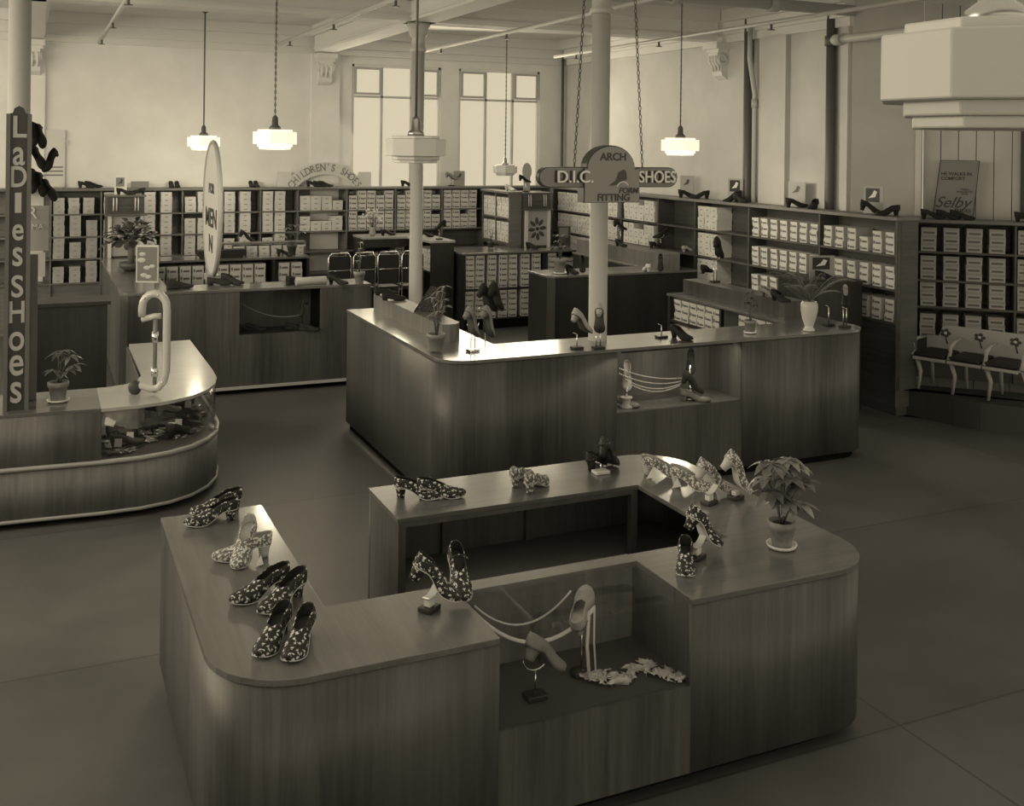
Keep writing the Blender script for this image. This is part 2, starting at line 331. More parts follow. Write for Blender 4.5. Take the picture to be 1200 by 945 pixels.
# windows
def window(i, a, label):
    t = thing('window_%d' % i, label, 'window', (a[0], WY, WZ[0])); t['kind'] = 'structure'
    f = MB(); z0, z1 = WZ; y0, y1 = WY + .02, WY + .07; fw = .035
    f.box(a[0], a[0] + fw, y0, y1, z0, z1).box(a[1] - fw, a[1], y0, y1, z0, z1).box(a[0], a[1], y0, y1, z1 - fw, z1).box(a[0], a[1], y0 - .04, y1, z0, z0 + .05)
    part('window_frame', f, 'wall_paint', t)
    wd = (a[1] - a[0]) / 3
    for k in (1, 2): part('mullion', MB().box(a[0] + k * wd - .014, a[0] + k * wd + .014, y0, y1, z0 + .05, z1 - fw), 'wall_right_paint', t)
    part('transom', MB().box(a[0] + fw, a[1] - fw, y0, y1, 3.05, 3.08), 'wall_right_paint', t)
    for k in (0, 2):
        x0 = a[0] + k * wd + .014 + (fw - .014 if k == 0 else 0); x1 = x0 + wd - .05
        s = MB().box(x0, x0 + .03, y0 - .03, y0 - .002, 3.09, z1 - .04).box(x1 - .03, x1, y0 - .03, y0 - .002, 3.09, z1 - .04).box(x0 + .03, x1 - .03, y0 - .03, y0 - .002, 3.09, 3.12).box(x0 + .03, x1 - .03, y0 - .03, y0 - .002, z1 - .07, z1 - .04)
        part('hopper_sash', s, 'pipe_light', t)
    part('glazing', MB().box(a[0] + fw, a[1] - fw, WY + .075, WY + .085, z0 + .05, z1 - fw), 'window_sky', t, label='bright frosted panes')
    part('sill', MB().box(a[0] - .05, a[1] + .05, WY - .06, WY + .02, z0 - .04, z0), 'wall_paint', t)
window(1, W1, 'left of the two tall daylit windows in the back wall, partly behind a column')
window(2, W2, 'right of the two tall daylit windows in the back wall, next to the corner pipe')
# pipes
def pipe(name, pts, r, mat, label, joints=()):
    t = thing(name, label, 'pipe', pts[0]); part('tube', MB().tube(pts, r, 14), mat, t)
    for j in joints:
        a, d = Vector(j[0]), Vector(j[1]).normalized(); part('coupling', MB().tube([a - d * .05, a + d * .05], r * 1.35, 14), mat, t)
    return t
pipe('corner_pipe', [(7.33, 14.3, 0.02), (7.33, 14.3, 3.8)], .022, 'pipe_dark', 'thin dark pipe running up the corner of the back and right walls')
pipe('down_pipe', [(7.345, 9.72, .02), (7.345, 9.72, 3.95)], .05, 'pipe_dark', 'dark pipe on the right wall, left of the thin pale pipe')
pipe('conduit_pipe', [(7.32, 9.56, .02), (7.32, 9.56, 3.0), (7.26, 9.58, 3.4), (7.26, 9.58, 3.75)], .028, 'pipe_light', 'thin pale pipe on the right wall close beside the dark pipe', [((7.32, 9.56, 2.9), (0, 0, 1))])
pipe('riser_pipe', [(7.345, 8.36, .02), (7.345, 8.36, 3.95)], .048, 'pipe_dark', 'thick vertical pipe on the right wall with horizontal branches', [((7.345, 8.36, 3.5), (0, 0, 1)), ((7.345, 8.36, 3.82), (0, 0, 1))])
zb = atX(978, 47, 7.3).z
pipe('branch_pipe', [(7.3, 8.28, zb), (7.3, 5.2, zb)], .042, 'pipe_light', 'pale horizontal pipe branching toward the camera from the riser pipe', [((7.3, 8.2, zb), (0, 1, 0))])
pipe('main_pipe', [(-2, 8.1, 3.78), (7.4, 8.1, 3.78)], .055, 'pipe_light', 'thick pale pipe running across under the ceiling above the right side', [((5.3, 8.1, 3.78), (1, 0, 0)), ((6.4, 8.1, 3.78), (1, 0, 0))])
for k, (px, py, q) in enumerate(((326.7, 51.7, 'above the chain lamp'), (497, 60, 'crossing above the windows to the front column'), (650, 66.7, 'nearest the right wall'), (116, 50, 'at the far left, shortest in view'))):
    zz = 3.55; p = P(px, py, zz); y0 = 1.5; y1 = min(p.y, 14.1)
    t = thing('sprinkler_pipe', 'thin sprinkler pipe under the ceiling, ' + q, 'pipe', (p.x, y0, zz))
    part('tube', MB().tube([(p.x, y0, zz), (p.x, y1, zz)], .02, 10), 'pipe_light', t)
    yy = y1 - .6
    while yy > 6:
        part('sprinkler_head', MB().tube([(p.x, yy, zz - .02), (p.x, yy, zz - .06)], .012, 8).lathe([(.005, -.06), (.035, -.065), (.035, -.07)], 10, (p.x, yy, zz)), 'pipe_dark', t); yy -= 1.9
# ================================================================== LAMPS
def octa(rb, h, z): return [(rb, z), (rb, z + h)]
def pendant(px, ybot, D, label, lit, chain, W=0.36):
    """W shade width; stepped octagonal opal shade hung from the ceiling"""
    c = atD(px, ybot, D); z = c.z
    t = thing('pendant_lamp', label, 'lamp', (c.x, c.y, z)); r = W / 2 / math.cos(PI / 8); k = W / .36
    sh = MB()
    for (a, b, z0, z1) in ((1, 1, .045, .155), (.80, .80, 0.02, .045), (.72, .72, 0, .02), (.80, .80, .155, .175)): sh.lathe([(r * a, z0 * k), (r * b, z1 * k)], 8, (0, 0, 0), smooth=False, a0=PI / 8)
    part('shade', sh, 'lamp_lit' if lit else 'lamp_opal', t, False, bevel=.004)
    part('fitter', MB().lathe([(.055 * k, .176 * k), (.05 * k, .2 * k), (.03 * k, .215 * k), (.026 * k, .28 * k), (.012 * k, .3 * k)], 16), 'brass' if not lit else 'pipe_dark', t, False)
    top = CEIL - z
    if chain:
        m = MB(); zz = .3 * k; i = 0
        while zz < top - .04:
            rr = .008; m.tube([(rr * math.cos(a) * (i % 2), rr * math.cos(a) * (1 - i % 2), zz + .013 + .017 * math.sin(a)) for a in [j * PI / 3 for j in range(7)]], .0028, 4, cap=False); zz += .028; i += 1
        m.tube([(0, 0, .3 * k), (.004, 0, top)], .0025, 5)
        part('chain', m, 'cord', t, False)
    else: part('rod', MB().tube([(0, 0, .3 * k), (0, 0, top)], .009, 8), 'pipe_dark', t, False)
    part('ceiling_rose', MB().lathe([(.012, top - .06), (.03, top - .05), (.055, top - .02), (.06, top - .002)], 16), 'pipe_dark', t, False)
    if lit:
        l = bpy.data.lights.new('bulb', 'POINT'); l.energy = 26; l.color = TINT; l.shadow_soft_size = .12
        o = bpy.data.objects.new('bulb', l); COL.objects.link(o); o.parent = t; o.location = (0, 0, -.12)
    return t
pendant(238.5, 176, 12.6, 'lit octagonal pendant lamp on a rod, farthest left, behind the oval sign', True, False)
pendant(322, 175, 9.3, 'lit octagonal pendant lamp on a chain over the left island counter', True, True)
pendant(487, 191, 6.75, 'unlit grey octagonal pendant lamp hanging in front of the second column', False, False)
pendant(797, 182, 10.6, 'lit octagonal pendant lamp on a cord in front of the right wall', True, True)
pendant(592, 206, 13.0, 'small faint pendant lamp hanging in front of the right window', False, True, .28)
pendant(1166, 152, 1.95, 'very large close-up octagonal lamp at the top right corner of the view', False, False, .40)
# ================================================================== SHELVING AND SHOE BOXES
ORD = ['first', 'second', 'third', 'fourth', 'fifth', 'sixth', 'seventh', 'eighth', 'ninth', 'tenth', 'eleventh', 'twelfth', 'thirteenth', 'fourteenth', 'fifteenth', 'sixteenth']
BOXES = []   # (matrix, w, d, h, kind, label, group)
def frame(origin, rotz): return Matrix.Translation(origin) @ Matrix.Rotation(rotz, 4, 'Z')
def shelving(name, label, origin, rotz, length, depth, ztop, levels, dividers, mat, z0=0.08, zlow=None, back=True, topover=0.02, zbase=0.0):
    t = thing(name, label, 'shelving', origin, rotz); th = .022
    if back: part('back_panel', MB().box(0, length, depth - .012, depth, z0, ztop - .03), mat, t, False)
    part('top_board', MB().box(-topover, length + topover, -.025, depth, ztop - .03, ztop), 'wood_shelf', t, False, bevel=.003)
    for a in (0, length - th): part('side_panel', MB().box(a, a + th, 0, depth - .012, z0, ztop - .03), mat, t, False)
    for z in levels: part('shelf', MB().box(th, length - th, .004, depth - .012, z - .02, z), mat, t, False)
    for x in dividers: part('divider', MB().box(x - .009, x + .009, .001, depth - .012, (zlow or z0), ztop - .03), mat, t, False)
    part('plinth', MB().box(th, length - th, .03, depth - .012, zbase, z0 if not levels else min(levels) - .02), mat, t, False)
    return t
def stacks(origin, rotz, z, specs, kind, label, group, w=.14, h=.068, d=.26, inset=.01):
    f = frame(origin, rotz)
    for si, (x, n) in enumerate(specs):
        for k in range(n):
            lb_ = label + ', %s stack from left, %s' % (ORD[si], 'topmost' if k == n - 1 else ['bottom', 'second', 'third', 'fourth', 'fifth'][k] + (' up' if k else ''))
            BOXES.append((f @ Matrix.Translation((x + random.uniform(-.003, .003), inset + random.uniform(0, .012), z + .001 + k * h)) @ Matrix.Rotation(random.uniform(-.02, .02), 4, 'Z'), w, d, h * .985, kind, lb_, group))
# --- back wall run
LV = [.62, .92, 1.195, 1.475]
BX0 = -1.2
DV = [0.16, 0.74, 1.22, 1.72, 2.22, 2.72, 3.22, 3.9, 4.6, 5.3, 5.95]
shelving('wall_shelving', 'long wooden box shelving running along the whole back wall', (BX0, 14.08, 0), 0, WX - .37 - BX0, .30, 1.79, LV, [x - BX0 for x in DV], 'wood_shelf')
names = {.62: 'bottom', .92: 'third', 1.195: 'second', 1.475: 'top'}
def back_fill(x0, x1, z, pitch, nn, kind, bay, w=.135, gap=None, drop=0.0):
    x = x0 + .02; sp = []; 
    while x + w < x1 - .005:
        if random.random() >= drop: sp.append((x - BX0, nn if random.random() > .25 else nn - 1))
        x += pitch
    lb = 'pale box, %s back shelf %s' % (names[z], bay)
    stacks((BX0, 14.08, 0), 0, z, sp, kind, lb, 'boxes on the %s back shelf %s' % (names[z], bay), w, .066, .26)
for z in LV:
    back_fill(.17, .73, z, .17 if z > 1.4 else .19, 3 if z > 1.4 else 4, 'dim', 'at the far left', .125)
    for i, (a, b) in enumerate(((.75, 1.21), (1.23, 1.71), (1.73, 2.21), (2.23, 2.71), (2.73, 3.21))):
        back_fill(a, b, z, .205 if i % 2 else .165, 4, 'plain', ['just right of the left cabinet', 'second bay right of the left cabinet', 'behind the oval sign', 'right of the oval sign', 'left of the arched sign'][i], .135)
    if z > 1.1:
        back_fill(3.23, 3.89, z, .15, 3, 'plain', 'below the arched sign', .14)
        for (a, b, q) in ((3.91, 4.59, 'by the middle column'), (4.61, 5.29, 'between the windows'), (5.31, 5.94, 'below the right window')): back_fill(a, b, z, .131, 4, 'dark', q, .115)
        back_fill(5.96, 6.7, z, .131, 4, 'dark', 'right of the daisy cabinet', .115)
# --- right wall run (faces -X): local x runs toward the camera
RY0 = 14.0; RL = RY0 - 7.12
LVR = [.84, 1.14, 1.45]
rdv = [12.0, 11.1, 10.3, 9.28, 8.15]
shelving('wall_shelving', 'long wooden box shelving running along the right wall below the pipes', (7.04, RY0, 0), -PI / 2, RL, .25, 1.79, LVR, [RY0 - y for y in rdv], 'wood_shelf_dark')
rn = {.84: 'lower', 1.14: 'middle', 1.45: 'upper'}
def right_fill(y0, y1, z, pitch, nn, kind, bay, w=.11, var=True):
    y = y0 - .03; sp = []
    while y - w > y1 + .01:
        sp.append((RY0 - y, nn if (not var or random.random() > .2) else nn - 1)); y -= pitch
    stacks((7.04, RY0, 0), -PI / 2, z, sp, kind, 'pale box, %s right shelf %s' % (rn[z], bay), 'boxes on the %s right wall shelf %s' % (rn[z], bay), w, .066, .21)
for z in LVR:
    right_fill(13.9, 12.02, z, .125, 4, 'plain', 'far back beside the daisy cabinet', .118)
    right_fill(11.98, 11.12, z, .125, 4, 'plain', 'behind the hanging sign', .118)
    right_fill(10.28, 9.75, z, .125, 4 if z > 1.4 else 4, 'plain', 'left of the dark pipe', .118, False)
    right_fill(9.26, 8.17, z, .155, 3, 'dark', 'below the thick riser pipe', .105)
    right_fill(8.13, 7.14, z, .165, 3, 'dark', 'nearest the corner bench', .105)
# --- return panel and diagonal unit
rp = (Vector((7.62, 7.49, 0)) - Vector((7.06, 7.1, 0))); L = rp.length; ang = math.atan2(rp.y, rp.x)
t = thing('return_panel', 'wide vertical wooden panel joining the right shelving to the corner shelving', 'panel', (7.06, 7.1, .24), ang)
part('board', MB().box(0, L, 0, .03, 0, 1.5), 'wood_shelf_dark', t, False); part('stile', MB().box(L * .45, L * .55, -.012, 0, 0, 1.5), 'wood_shelf', t, False)
part('switch_plate', MB().box(L * .68, L * .86, -.02, 0, 1.02, 1.14), 'black', t, False)
dang = math.atan2(DG.y, DG.x)
LVD = [.62, .92, 1.17, 1.44]
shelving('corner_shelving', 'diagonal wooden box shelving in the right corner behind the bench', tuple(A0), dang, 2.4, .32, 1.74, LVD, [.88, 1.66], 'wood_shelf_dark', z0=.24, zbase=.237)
dn = {.62: 'bottom', .92: 'third', 1.17: 'second', 1.44: 'top'}
for z in LVD:
    for bay, (a, b) in (('in its left bay', (.06, .84)), ('in its middle bay', (.90, 1.62)), ('in its right bay', (1.68, 2.3))):
        x = a; sp = []
        while x + .13 < b: sp.append((x, 3)); x += .2
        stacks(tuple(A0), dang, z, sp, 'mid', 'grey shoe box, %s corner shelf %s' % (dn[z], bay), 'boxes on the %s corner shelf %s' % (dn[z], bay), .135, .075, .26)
# --- platform
pts = [P(1047, 483, 0), P(1085, 491, 0), P(1119, 499, 0), P(1149, 505, 0), P(1200, 511, 0)]
poly = [(p.x, p.y) for p in pts] + [(8.3, 5.85), (9.0, 5.4)] + [diag(2.42, -.34, 0)[:2], diag(-.02, -.34, 0)[:2], (7.56, 7.52), (7.09, 7.16)]
solo('corner_platform', MB().prism(poly, 0, .235), 'platform', 'low dark carpeted platform with a curved front under the corner bench', 'platform', (7.6, 6.9, 0))
# --- bench
b0 = P(1076, 456, .24); b1 = P(1158, 470, .24); bd = (b1 - b0).normalized(); bn = Vector((-bd.y, bd.x, 0)); bn = bn if bn.dot(FW) > 0 else -bn
bang = math.atan2(bd.y, bd.x); sp = (b1 - b0).length / 2
t = thing('corner_bench', 'cream painted three seat bench with dark cushions against the corner shelving', 'bench', tuple(b0 + UP * .001), bang); t.scale = (1, 1, .8)
sgn = 1
for k in range(4):
    x = k * sp
    part('leg', MB().tube([(x, 0, 0), (x + .012, .02, .20), (x - .02, .0, .36)], [.014, .019, .024], 8), 'bench_paint', t, False)
    part('leg', MB().tube([(x, .34, 0), (x, .31, .20), (x, .28, .36)], [.014, .019, .024], 8), 'bench_paint', t, False)
for k in range(3):
    x = k * sp
    part('seat_board', MB().box(x - .04, x + sp - .05, -.05, .34, .34, .375), 'bench_paint', t, False, bevel=.008)
    c = part('cushion', MB().box(x - .03, x + sp - .06, -.04, .32, .376, .425), 'bench_cushion', t, False, bevel=.02)
    part('armrest', MB().tube([(x + sp - .025, .26, .57), (x + sp - .025, .1, .56), (x + sp - .02, -.01, .52), (x + sp - .03, 0.02, .46), (x + sp - .025, -.03, .38)], [.016, .02, .02, .016, .02], 8), 'bench_paint', t, False)
part('armrest', MB().tube([(-.06, .26, .54), (-.06, .1, .55), (-.06, .0, .51), (-.05, .02, .44), (-.06, -.02, .38)], [.016, .02, .02, .016, .02], 8), 'bench_paint', t, False)
bk = [(-.06, .40), (-.06, .55), (0.05, .56), (0.08, .66), (.11, .69), (sp * 3, .69), (sp * 3, .40)]
m = MB(); k = len(bk); m.add([(a, .33, b) for a, b in bk] + [(a, .36, b) for a, b in bk], [list(range(k - 1, -1, -1)), list(range(k, 2 * k))] + [(i, (i + 1) % k, k + (i + 1) % k, k + i) for i in range(k)])
part('backrest', m, 'bench_paint', t, False, bevel=.004)
for k in range(3):   # plain generic flower motifs painted on the back
    x = sp * (k + .5) - .04; m = MB()
    for q in range(5): a = q * 2 * PI / 5; m.ball((x + .032 * math.cos(a), .327, .60 + .032 * math.sin(a)), .02, 10, (1, .12, 1))
    m.ball((x, .325, .60), .016, 10, (1, .2, 1), 1); m.tube([(x, .326, .57), (x + .02, .326, .48)], .006, 6)
    part('painted_motif', m, ['mid_dark', 'cream'], t, False, label='dark flower motif painted on the bench back')
# ================================================================== COUNTERS
def wood_top(t, poly, z1, th=.025, mat='wood_top'): return part('counter_top', MB().prism(poly, z1 - th, z1), mat, t, bevel=.003)
# ---- counter A: front display island
ZA = .71
def outline_A(o=0.0):
    return [(.97 - o, 4.91)] + [(.52 + o, 4.91), (.52 + o, 3.55)] + arc(.80, 3.55, .28 - o, 180, 270, 8)[1:] + [(1.463, 3.27 + o)] , \
           [(2.245, 3.27 + o)] + arc(2.94, 3.53, .26 - o, 270, 360, 8) + [(3.20 - o, 4.65)] + arc(2.92, 4.67, .28 - o, 0, 90, 8)[1:] + [(1.495 + o, 4.95 - o)]
L1, L2 = outline_A()
A = thing('display_counter', 'low U-shaped wooden display counter in the foreground carrying floral shoes', 'counter', (1.86, 4.1, 0))
part('counter_top', MB().prism([(.97, 4.91)] + L1[1:] + [(1.463, 3.745), (.97, 3.745)], ZA - .022, ZA), 'wood_top_y', A, bevel=.002)
part('counter_top', MB().prism(L2 + [(1.495, 4.95), (1.495, 4.49), (2.75, 4.49), (2.75, 3.74), (2.245, 3.74)], ZA - .022, ZA), 'wood_top', A, bevel=.002)
part('rear_rail', MB().box(1.463, 2.245, 3.665, 3.745, ZA - .022, ZA), 'wood_top', A)
part('rear_rail', MB().box(1.463, 2.245, 3.735, 3.745, .06, ZA - .022), 'wood_inner', A, label='hidden staff side panel')
i1, i2 = outline_A(.004)
part('side_panel', MB().strip(i1, .018, .06, ZA - .022, smooth=True), 'wood_panel', A)
part('side_panel', MB().strip(i2, .018, .06, ZA - .022, smooth=True), 'wood_panel', A)
part('front_panel', MB().box(1.463, 2.245, 3.274, 3.292, .06, .385), 'wood_panel', A)
part('inner_panel', MB().box(.95, .968, 3.75, 4.9, .06, ZA - .022).box(.968, 1.463, 3.727, 3.745, .06, ZA - .022).box(2.245, 2.75, 3.722, 3.74, .06, ZA - .022), 'wood_inner', A)
part('case_floor', MB().box(1.463, 2.245, 3.292, 3.735, .37, .388), 'mid_dark', A, label='dark lined floor of the glass case')
part('case_back', MB().box(1.463, 2.245, 3.70, 3.735, .388, ZA - .022), 'wood_panel_light', A)
part('case_side', MB().box(1.452, 1.463, 3.292, 3.70, .388, ZA - .022).box(2.245, 2.256, 3.292, 3.70, .388, ZA - .022), 'wood_panel', A)
part('glass_pane', MB().box(1.463, 2.245, 3.275, 3.281, .388, ZA - .007), 'glass', A, label='clear front pane of the case')
part('glass_top', MB().box(1.463, 2.245, 3.275, 3.664, ZA - .006, ZA), 'glass', A, label='clear glass top over the case')
# open back section (faces the staff side)
part('inner_frame', MB().box(1.50, 1.535, 4.492, 4.93, .06, ZA - .022).box(2.715, 2.75, 4.492, 4.53, .06, ZA - .022).box(1.535, 2.715, 4.492, 4.512, ZA - .045, ZA - .022), 'wood_inner', A)
for x in (1.88, 2.34): part('batten', MB().box(x - .018, x + .018, 4.885, 4.912, .06, ZA - .03), 'wood_shelf', A)
part('inner_shelf', MB().box(1.535, 3.12, 4.50, 4.90, .335, .355), 'wood_shelf', A)
part('inner_shelf', MB().box(2.756, 3.15, 3.76, 4.48, .335, .355), 'wood_shelf_dark', A)
part('inner_lining', MB().box(1.535, 2.95, 4.915, 4.93, .06, ZA - .022), 'wood_panel_light', A)
def plinth(t, path, z=.06):
    part('plinth', MB().prism(path, 0, z), 'kick', t)
plinth(A, [(.60, 4.85)] + arc(.84, 3.58, .24, 180, 270, 6) + arc(2.88, 3.60, .25, 270, 360, 6) + [(3.13, 4.85), (2.8, 4.85), (2.8, 3.66), (.9, 3.66), (.9, 4.85)])
plinth(A, [(1.56, 4.87), (3.0, 4.87), (3.0, 4.58), (1.56, 4.58)])
# ---- counter B : middle island
ZB = 1.0
B = thing('display_counter', 'large middle wooden display counter with a bright top pierced by the column', 'counter', (4.15, 7.2, 0))
def outB(o): return [(2.38 + o, 8.57), (2.38 + o, 6.55)] + arc(2.60, 6.49, .22 - o, 180, 270, 8) + [(3.667, 6.27 + o)], [(4.72, 6.27 + o)] + arc(5.75, 6.47, .2 - o, 270, 360, 8) + [(5.95 - o, 8.5)]
o1, o2 = outB(0); p1, p2 = outB(.006)
part('counter_top', MB().prism(o1 + [(4.72, 6.27)] + o2[1:] + [(5.50, 8.5), (5.50, 6.74), (2.93, 6.74), (2.93, 8.57)], ZB - .022, ZB), 'wood_top_gloss', B, bevel=.002)
part('side_panel', MB().strip(p1, .018, .06, ZB - .022, smooth=True), 'wood_panel', B)
part('side_panel', MB().strip(p2, .018, .06, ZB - .022, smooth=True), 'wood_panel', B)
part('front_panel', MB().box(3.667, 4.72, 6.276, 6.294, .06, .55), 'wood_panel', B)
part('case_floor', MB().box(3.667, 4.72, 6.294, 6.70, .535, .552), 'wood_panel_light', B, label='glittery light floor of the open case')
part('case_back', MB().box(3.667, 4.72, 6.69, 6.71, .552, ZB - .022), 'wood_panel_light', B)
part('case_side', MB().box(3.655, 3.667, 6.294, 6.69, .552, ZB - .022).box(4.72, 4.732, 6.294, 6.69, .552, ZB - .022), 'wood_panel_light', B)
part('glass_pane', MB().box(3.667, 4.72, 6.277, 6.283, .552, ZB - .023), 'glass', B, label='clear front pane of the case')
part('inner_panel', MB().box(2.91, 2.928, 6.74, 8.55, .06, ZB - .022).box(2.928, 5.5, 6.722, 6.74, .06, ZB - .022), 'wood_dark', B)
plinth(B, [(2.415, 8.55)] + arc(2.625, 6.515, .21, 180, 270, 6) + arc(5.72, 6.52, .2, 270, 360, 6) + [(5.91, 8.45), (5.55, 8.4), (5.55, 6.7), (2.88, 6.7), (2.88, 8.5)])
part('riser', MB().prism([(2.60, 8.52), (2.60, 6.98), (2.62, 6.93), (2.67, 6.91), (2.72, 6.92), (2.77, 6.98), (2.77, 8.52)], ZB, ZB + .125), 'wood_panel_light', B, label='raised ledge on the left arm')
part('riser', MB().prism([(5.62, 8.4), (5.62, 7.0)] + arc(5.72, 6.98, .10, 180, 360, 6)[1:] + [(5.82, 8.4)], ZB, ZB + .14), 'wood_panel', B, label='raised ledge on the right arm')
# boxes in the staff side of its right arm (facing -X)
for z in (.52, .76): part('inner_shelf', MB().box(5.50, 5.92, 6.76, 8.45, z - .02, z), 'wood_dark', B)
part('inner_post', MB().box(5.50, 5.53, 8.44, 8.48, .06, ZB - .022).box(5.50, 5.53, 7.62, 7.65, .06, ZB - .022), 'wood_dark', B)
sp = []; y = 8.40
while y > 6.95:
    if not (7.50 < y < 7.68): sp.append((8.5 - y, 3))
    y -= .125
for z in (.52, .76):
    stacks((5.51, 8.5, 0), -PI / 2, z, sp, 'dark', 'box, %s shelf in middle counter right arm' % ('upper' if z > .6 else 'lower'), 'boxes on the %s shelf in the middle counter' % ('upper' if z > .6 else 'lower'), .112, .066, .26)
def case_light(t, x0, x1, y, z, power):
    part('case_lamp', MB().tube([(x0, y, z), (x1, y, z)], .008, 8), 'black', t, label='dark lamp channel under the top')
    l = bpy.data.lights.new('case_lamp_light', 'AREA'); l.shape = 'RECTANGLE'; l.size = x1 - x0; l.size_y = .02; l.energy = power; l.color = TINT
    o = bpy.data.objects.new('case_lamp_light', l); COL.objects.link(o); o.location = ((x0 + x1) / 2, y + .01, z - .012); o.rotation_euler = (math.radians(12), 0, 0)
case_light(B, 3.72, 4.66, 6.31, .965, 1.5)
# ---- counter C : left rear island
C = thing('display_counter', 'left rear wooden island counter with a small glass case in its dark front', 'counter', (1.9, 11.6, 0))
part('counter_top', MB().prism([(.70, 13.2), (.70, 10.22), (.76, 10.12), (3.05, 10.08), (3.05, 10.5), (1.15, 10.55), (1.15, 12.75), (3.08, 12.75), (3.08, 13.2)], ZB - .025, ZB), 'wood_top_gloss', C, bevel=.002)
part('side_panel', MB().strip([(.705, 13.19), (.705, 10.22), (.765, 10.125), (1.765, 10.11)], .018, .06, ZB - .025), 'wood_panel', C)
part('side_panel', MB().strip([(2.54, 10.095), (3.045, 10.085), (3.045, 10.5)], .018, .06, ZB - .025), 'wood_panel', C)
part('front_panel', MB().prism([(1.765, 10.11), (2.54, 10.095), (2.54, 10.113), (1.765, 10.128)], .06, .56), 'wood_panel', C)
part('case_floor', MB().box(1.765, 2.54, 10.13, 10.5, .545, .56), 'wood_dark', C)
part('case_back', MB().box(1.765, 2.54, 10.49, 10.505, .56, ZB - .025), 'wood_panel_light', C)
part('glass_pane', MB().box(1.765, 2.54, 10.118, 10.124, .56, ZB - .026), 'glass', C, label='clear front pane of the case')
part('inner_panel', MB().box(1.15, 3.03, 10.51, 10.53, .06, ZB - .025).box(1.13, 1.15, 10.53, 12.75, .06, ZB - .025), 'wood_dark', C)
part('base_rail', MB().prism([(.70, 10.20), (.76, 10.095), (3.06, 10.06), (3.06, 10.085), (.77, 10.12), (.725, 10.2)], .05, .075), 'sole_light', C, label='pale strip along the bottom of the front')
plinth(C, [(.78, 13.1), (.78, 10.2), (2.98, 10.18), (2.98, 10.45), (1.1, 10.45), (1.1, 12.85), (3.0, 12.85), (3.0, 13.1)], .05)
for z in (.40, .66): part('inner_shelf', MB().box(1.15, 3.06, 12.80, 13.17, z - .02, z), 'wood_shelf', C)
part('back_panel', MB().box(1.15, 3.08, 13.17, 13.19, .06, ZB - .025), 'wood_shelf_dark', C)
for x in (1.16, 2.62, 3.04): part('inner_post', MB().box(x, x + .03, 12.76, 13.17, .06, ZB - .025), 'wood_dark', C)
stacks((0, 12.78, 0), 0, .66, [(1.25 + i * .145, 3) for i in range(9)] + [(2.70, 3), (2.86, 3)], 'dark', 'labelled box, rear of left island', 'boxes in the rear row of the left island', .125, .088, .3)
part('rear_tier', MB().box(1.9, 3.08, 13.0, 13.18, 1.14, 1.16).box(3.05, 3.08, 13.0, 13.18, ZB, 1.14).box(1.9, 1.93, 13.0, 13.18, ZB, 1.14), 'wood_shelf', C, label='small raised shelf at the rear')
stacks((0, 13.0, 0), 0, ZB, [(2.2 + i * .15, 2) for i in range(6)], 'plain', 'white box under left island raised shelf', 'white boxes under the raised shelf', .125, .06, .15, inset=0)
solo('display_tray', MB().box(1.75, 2.30, 12.80, 12.98, 1.03, 1.10).box(1.78, 2.27, 12.82, 12.96, 1.0, 1.03), 'black', 'long black block on the rear of the left island counter', 'display block', (2.0, 12.88, 1.0))
# ---- counter D : curved counter on the left
ZD = .71
D = thing('curved_counter', 'low curved wooden counter with a rounded glass case at the left edge', 'counter', (.4, 7.9, 0))
outD = [(-2.6, 7.14), (-.6, 7.12), (.0, 7.08), (.385, 7.05), (.62, 7.055), (.80, 7.10), (.95, 7.19), (1.07, 7.33), (1.15, 7.5), (1.19, 7.70), (1.2, 7.95), (1.2, 9.22)]
inD = [(.71, 9.2), (.70, 7.95), (.66, 7.80), (.58, 7.70), (.45, 7.65), (-.6, 7.66), (-2.6, 7.66)]
iC = 3
part('counter_top', MB().prism(outD[:iC + 1] + [(.385, 7.65), (.0, 7.655), (-.6, 7.66), (-2.6, 7.66)], ZD - .022, ZD), 'wood_top', D, bevel=.002)
part('counter_top', MB().prism(outD[iC:] + inD[:5] + [(.385, 7.65)], ZD - .022, ZD), 'wood_top_light', D, label='pale top section above the glass case', bevel=.002)
part('upper_panel', MB().strip(outD[:iC + 1], .018, .38, ZD - .022, smooth=True), 'wood_panel_light', D)
lo = offset(outD, -.012)
part('lower_panel', MB().strip(lo, .02, .06, .365, smooth=True), 'wood_panel_light', D)
part('trim_band', MB().strip(offset(outD, -.022), .03, .362, .385, smooth=True), 'tan_light', D, label='pale curved moulding below the case')
part('base_band', MB().strip(offset(outD, -.020), .03, .045, .065, smooth=True), 'tan_light', D, label='pale strip at the bottom edge')
part('curved_glass', MB().strip(offset(outD[iC:], .004), .005, .386, ZD - .022, smooth=True), 'glass', D, label='curved clear glass wall of the case')
part('case_floor', MB().prism(offset(outD[iC:], .01) + [(.73, 9.2), (.72, 7.95), (.68, 7.78), (.58, 7.68), (.385, 7.63)], .366, .384), 'wood_dark', D)
part('case_lining', MB().strip([(.385, 7.60), (.56, 7.62), (.66, 7.72), (.72, 7.9), (.72, 9.2)], .015, .384, ZD - .022), 'case_lining', D)
part('case_end', MB().box(.375, .39, 7.07, 7.62, .384, ZD - .022), 'wood_panel_light', D)
part('end_panel', MB().box(.72, 1.19, 9.19, 9.21, .06, ZD - .022), 'wood_panel_light', D)
part('inner_panel', MB().strip([(-2.6, 7.645), (.45, 7.635), (.58, 7.69), (.65, 7.79), (.69, 7.95), (.70, 9.19)], .012, .06, ZD - .022), 'wood_inner', D)
plinth(D, offset([(-2.6, 7.14), (-.6, 7.14)] + outD[2:], .07) + [(.78, 9.1), (.76, 7.95), (.6, 7.62), (.4, 7.58), (-2.5, 7.58)], .045)
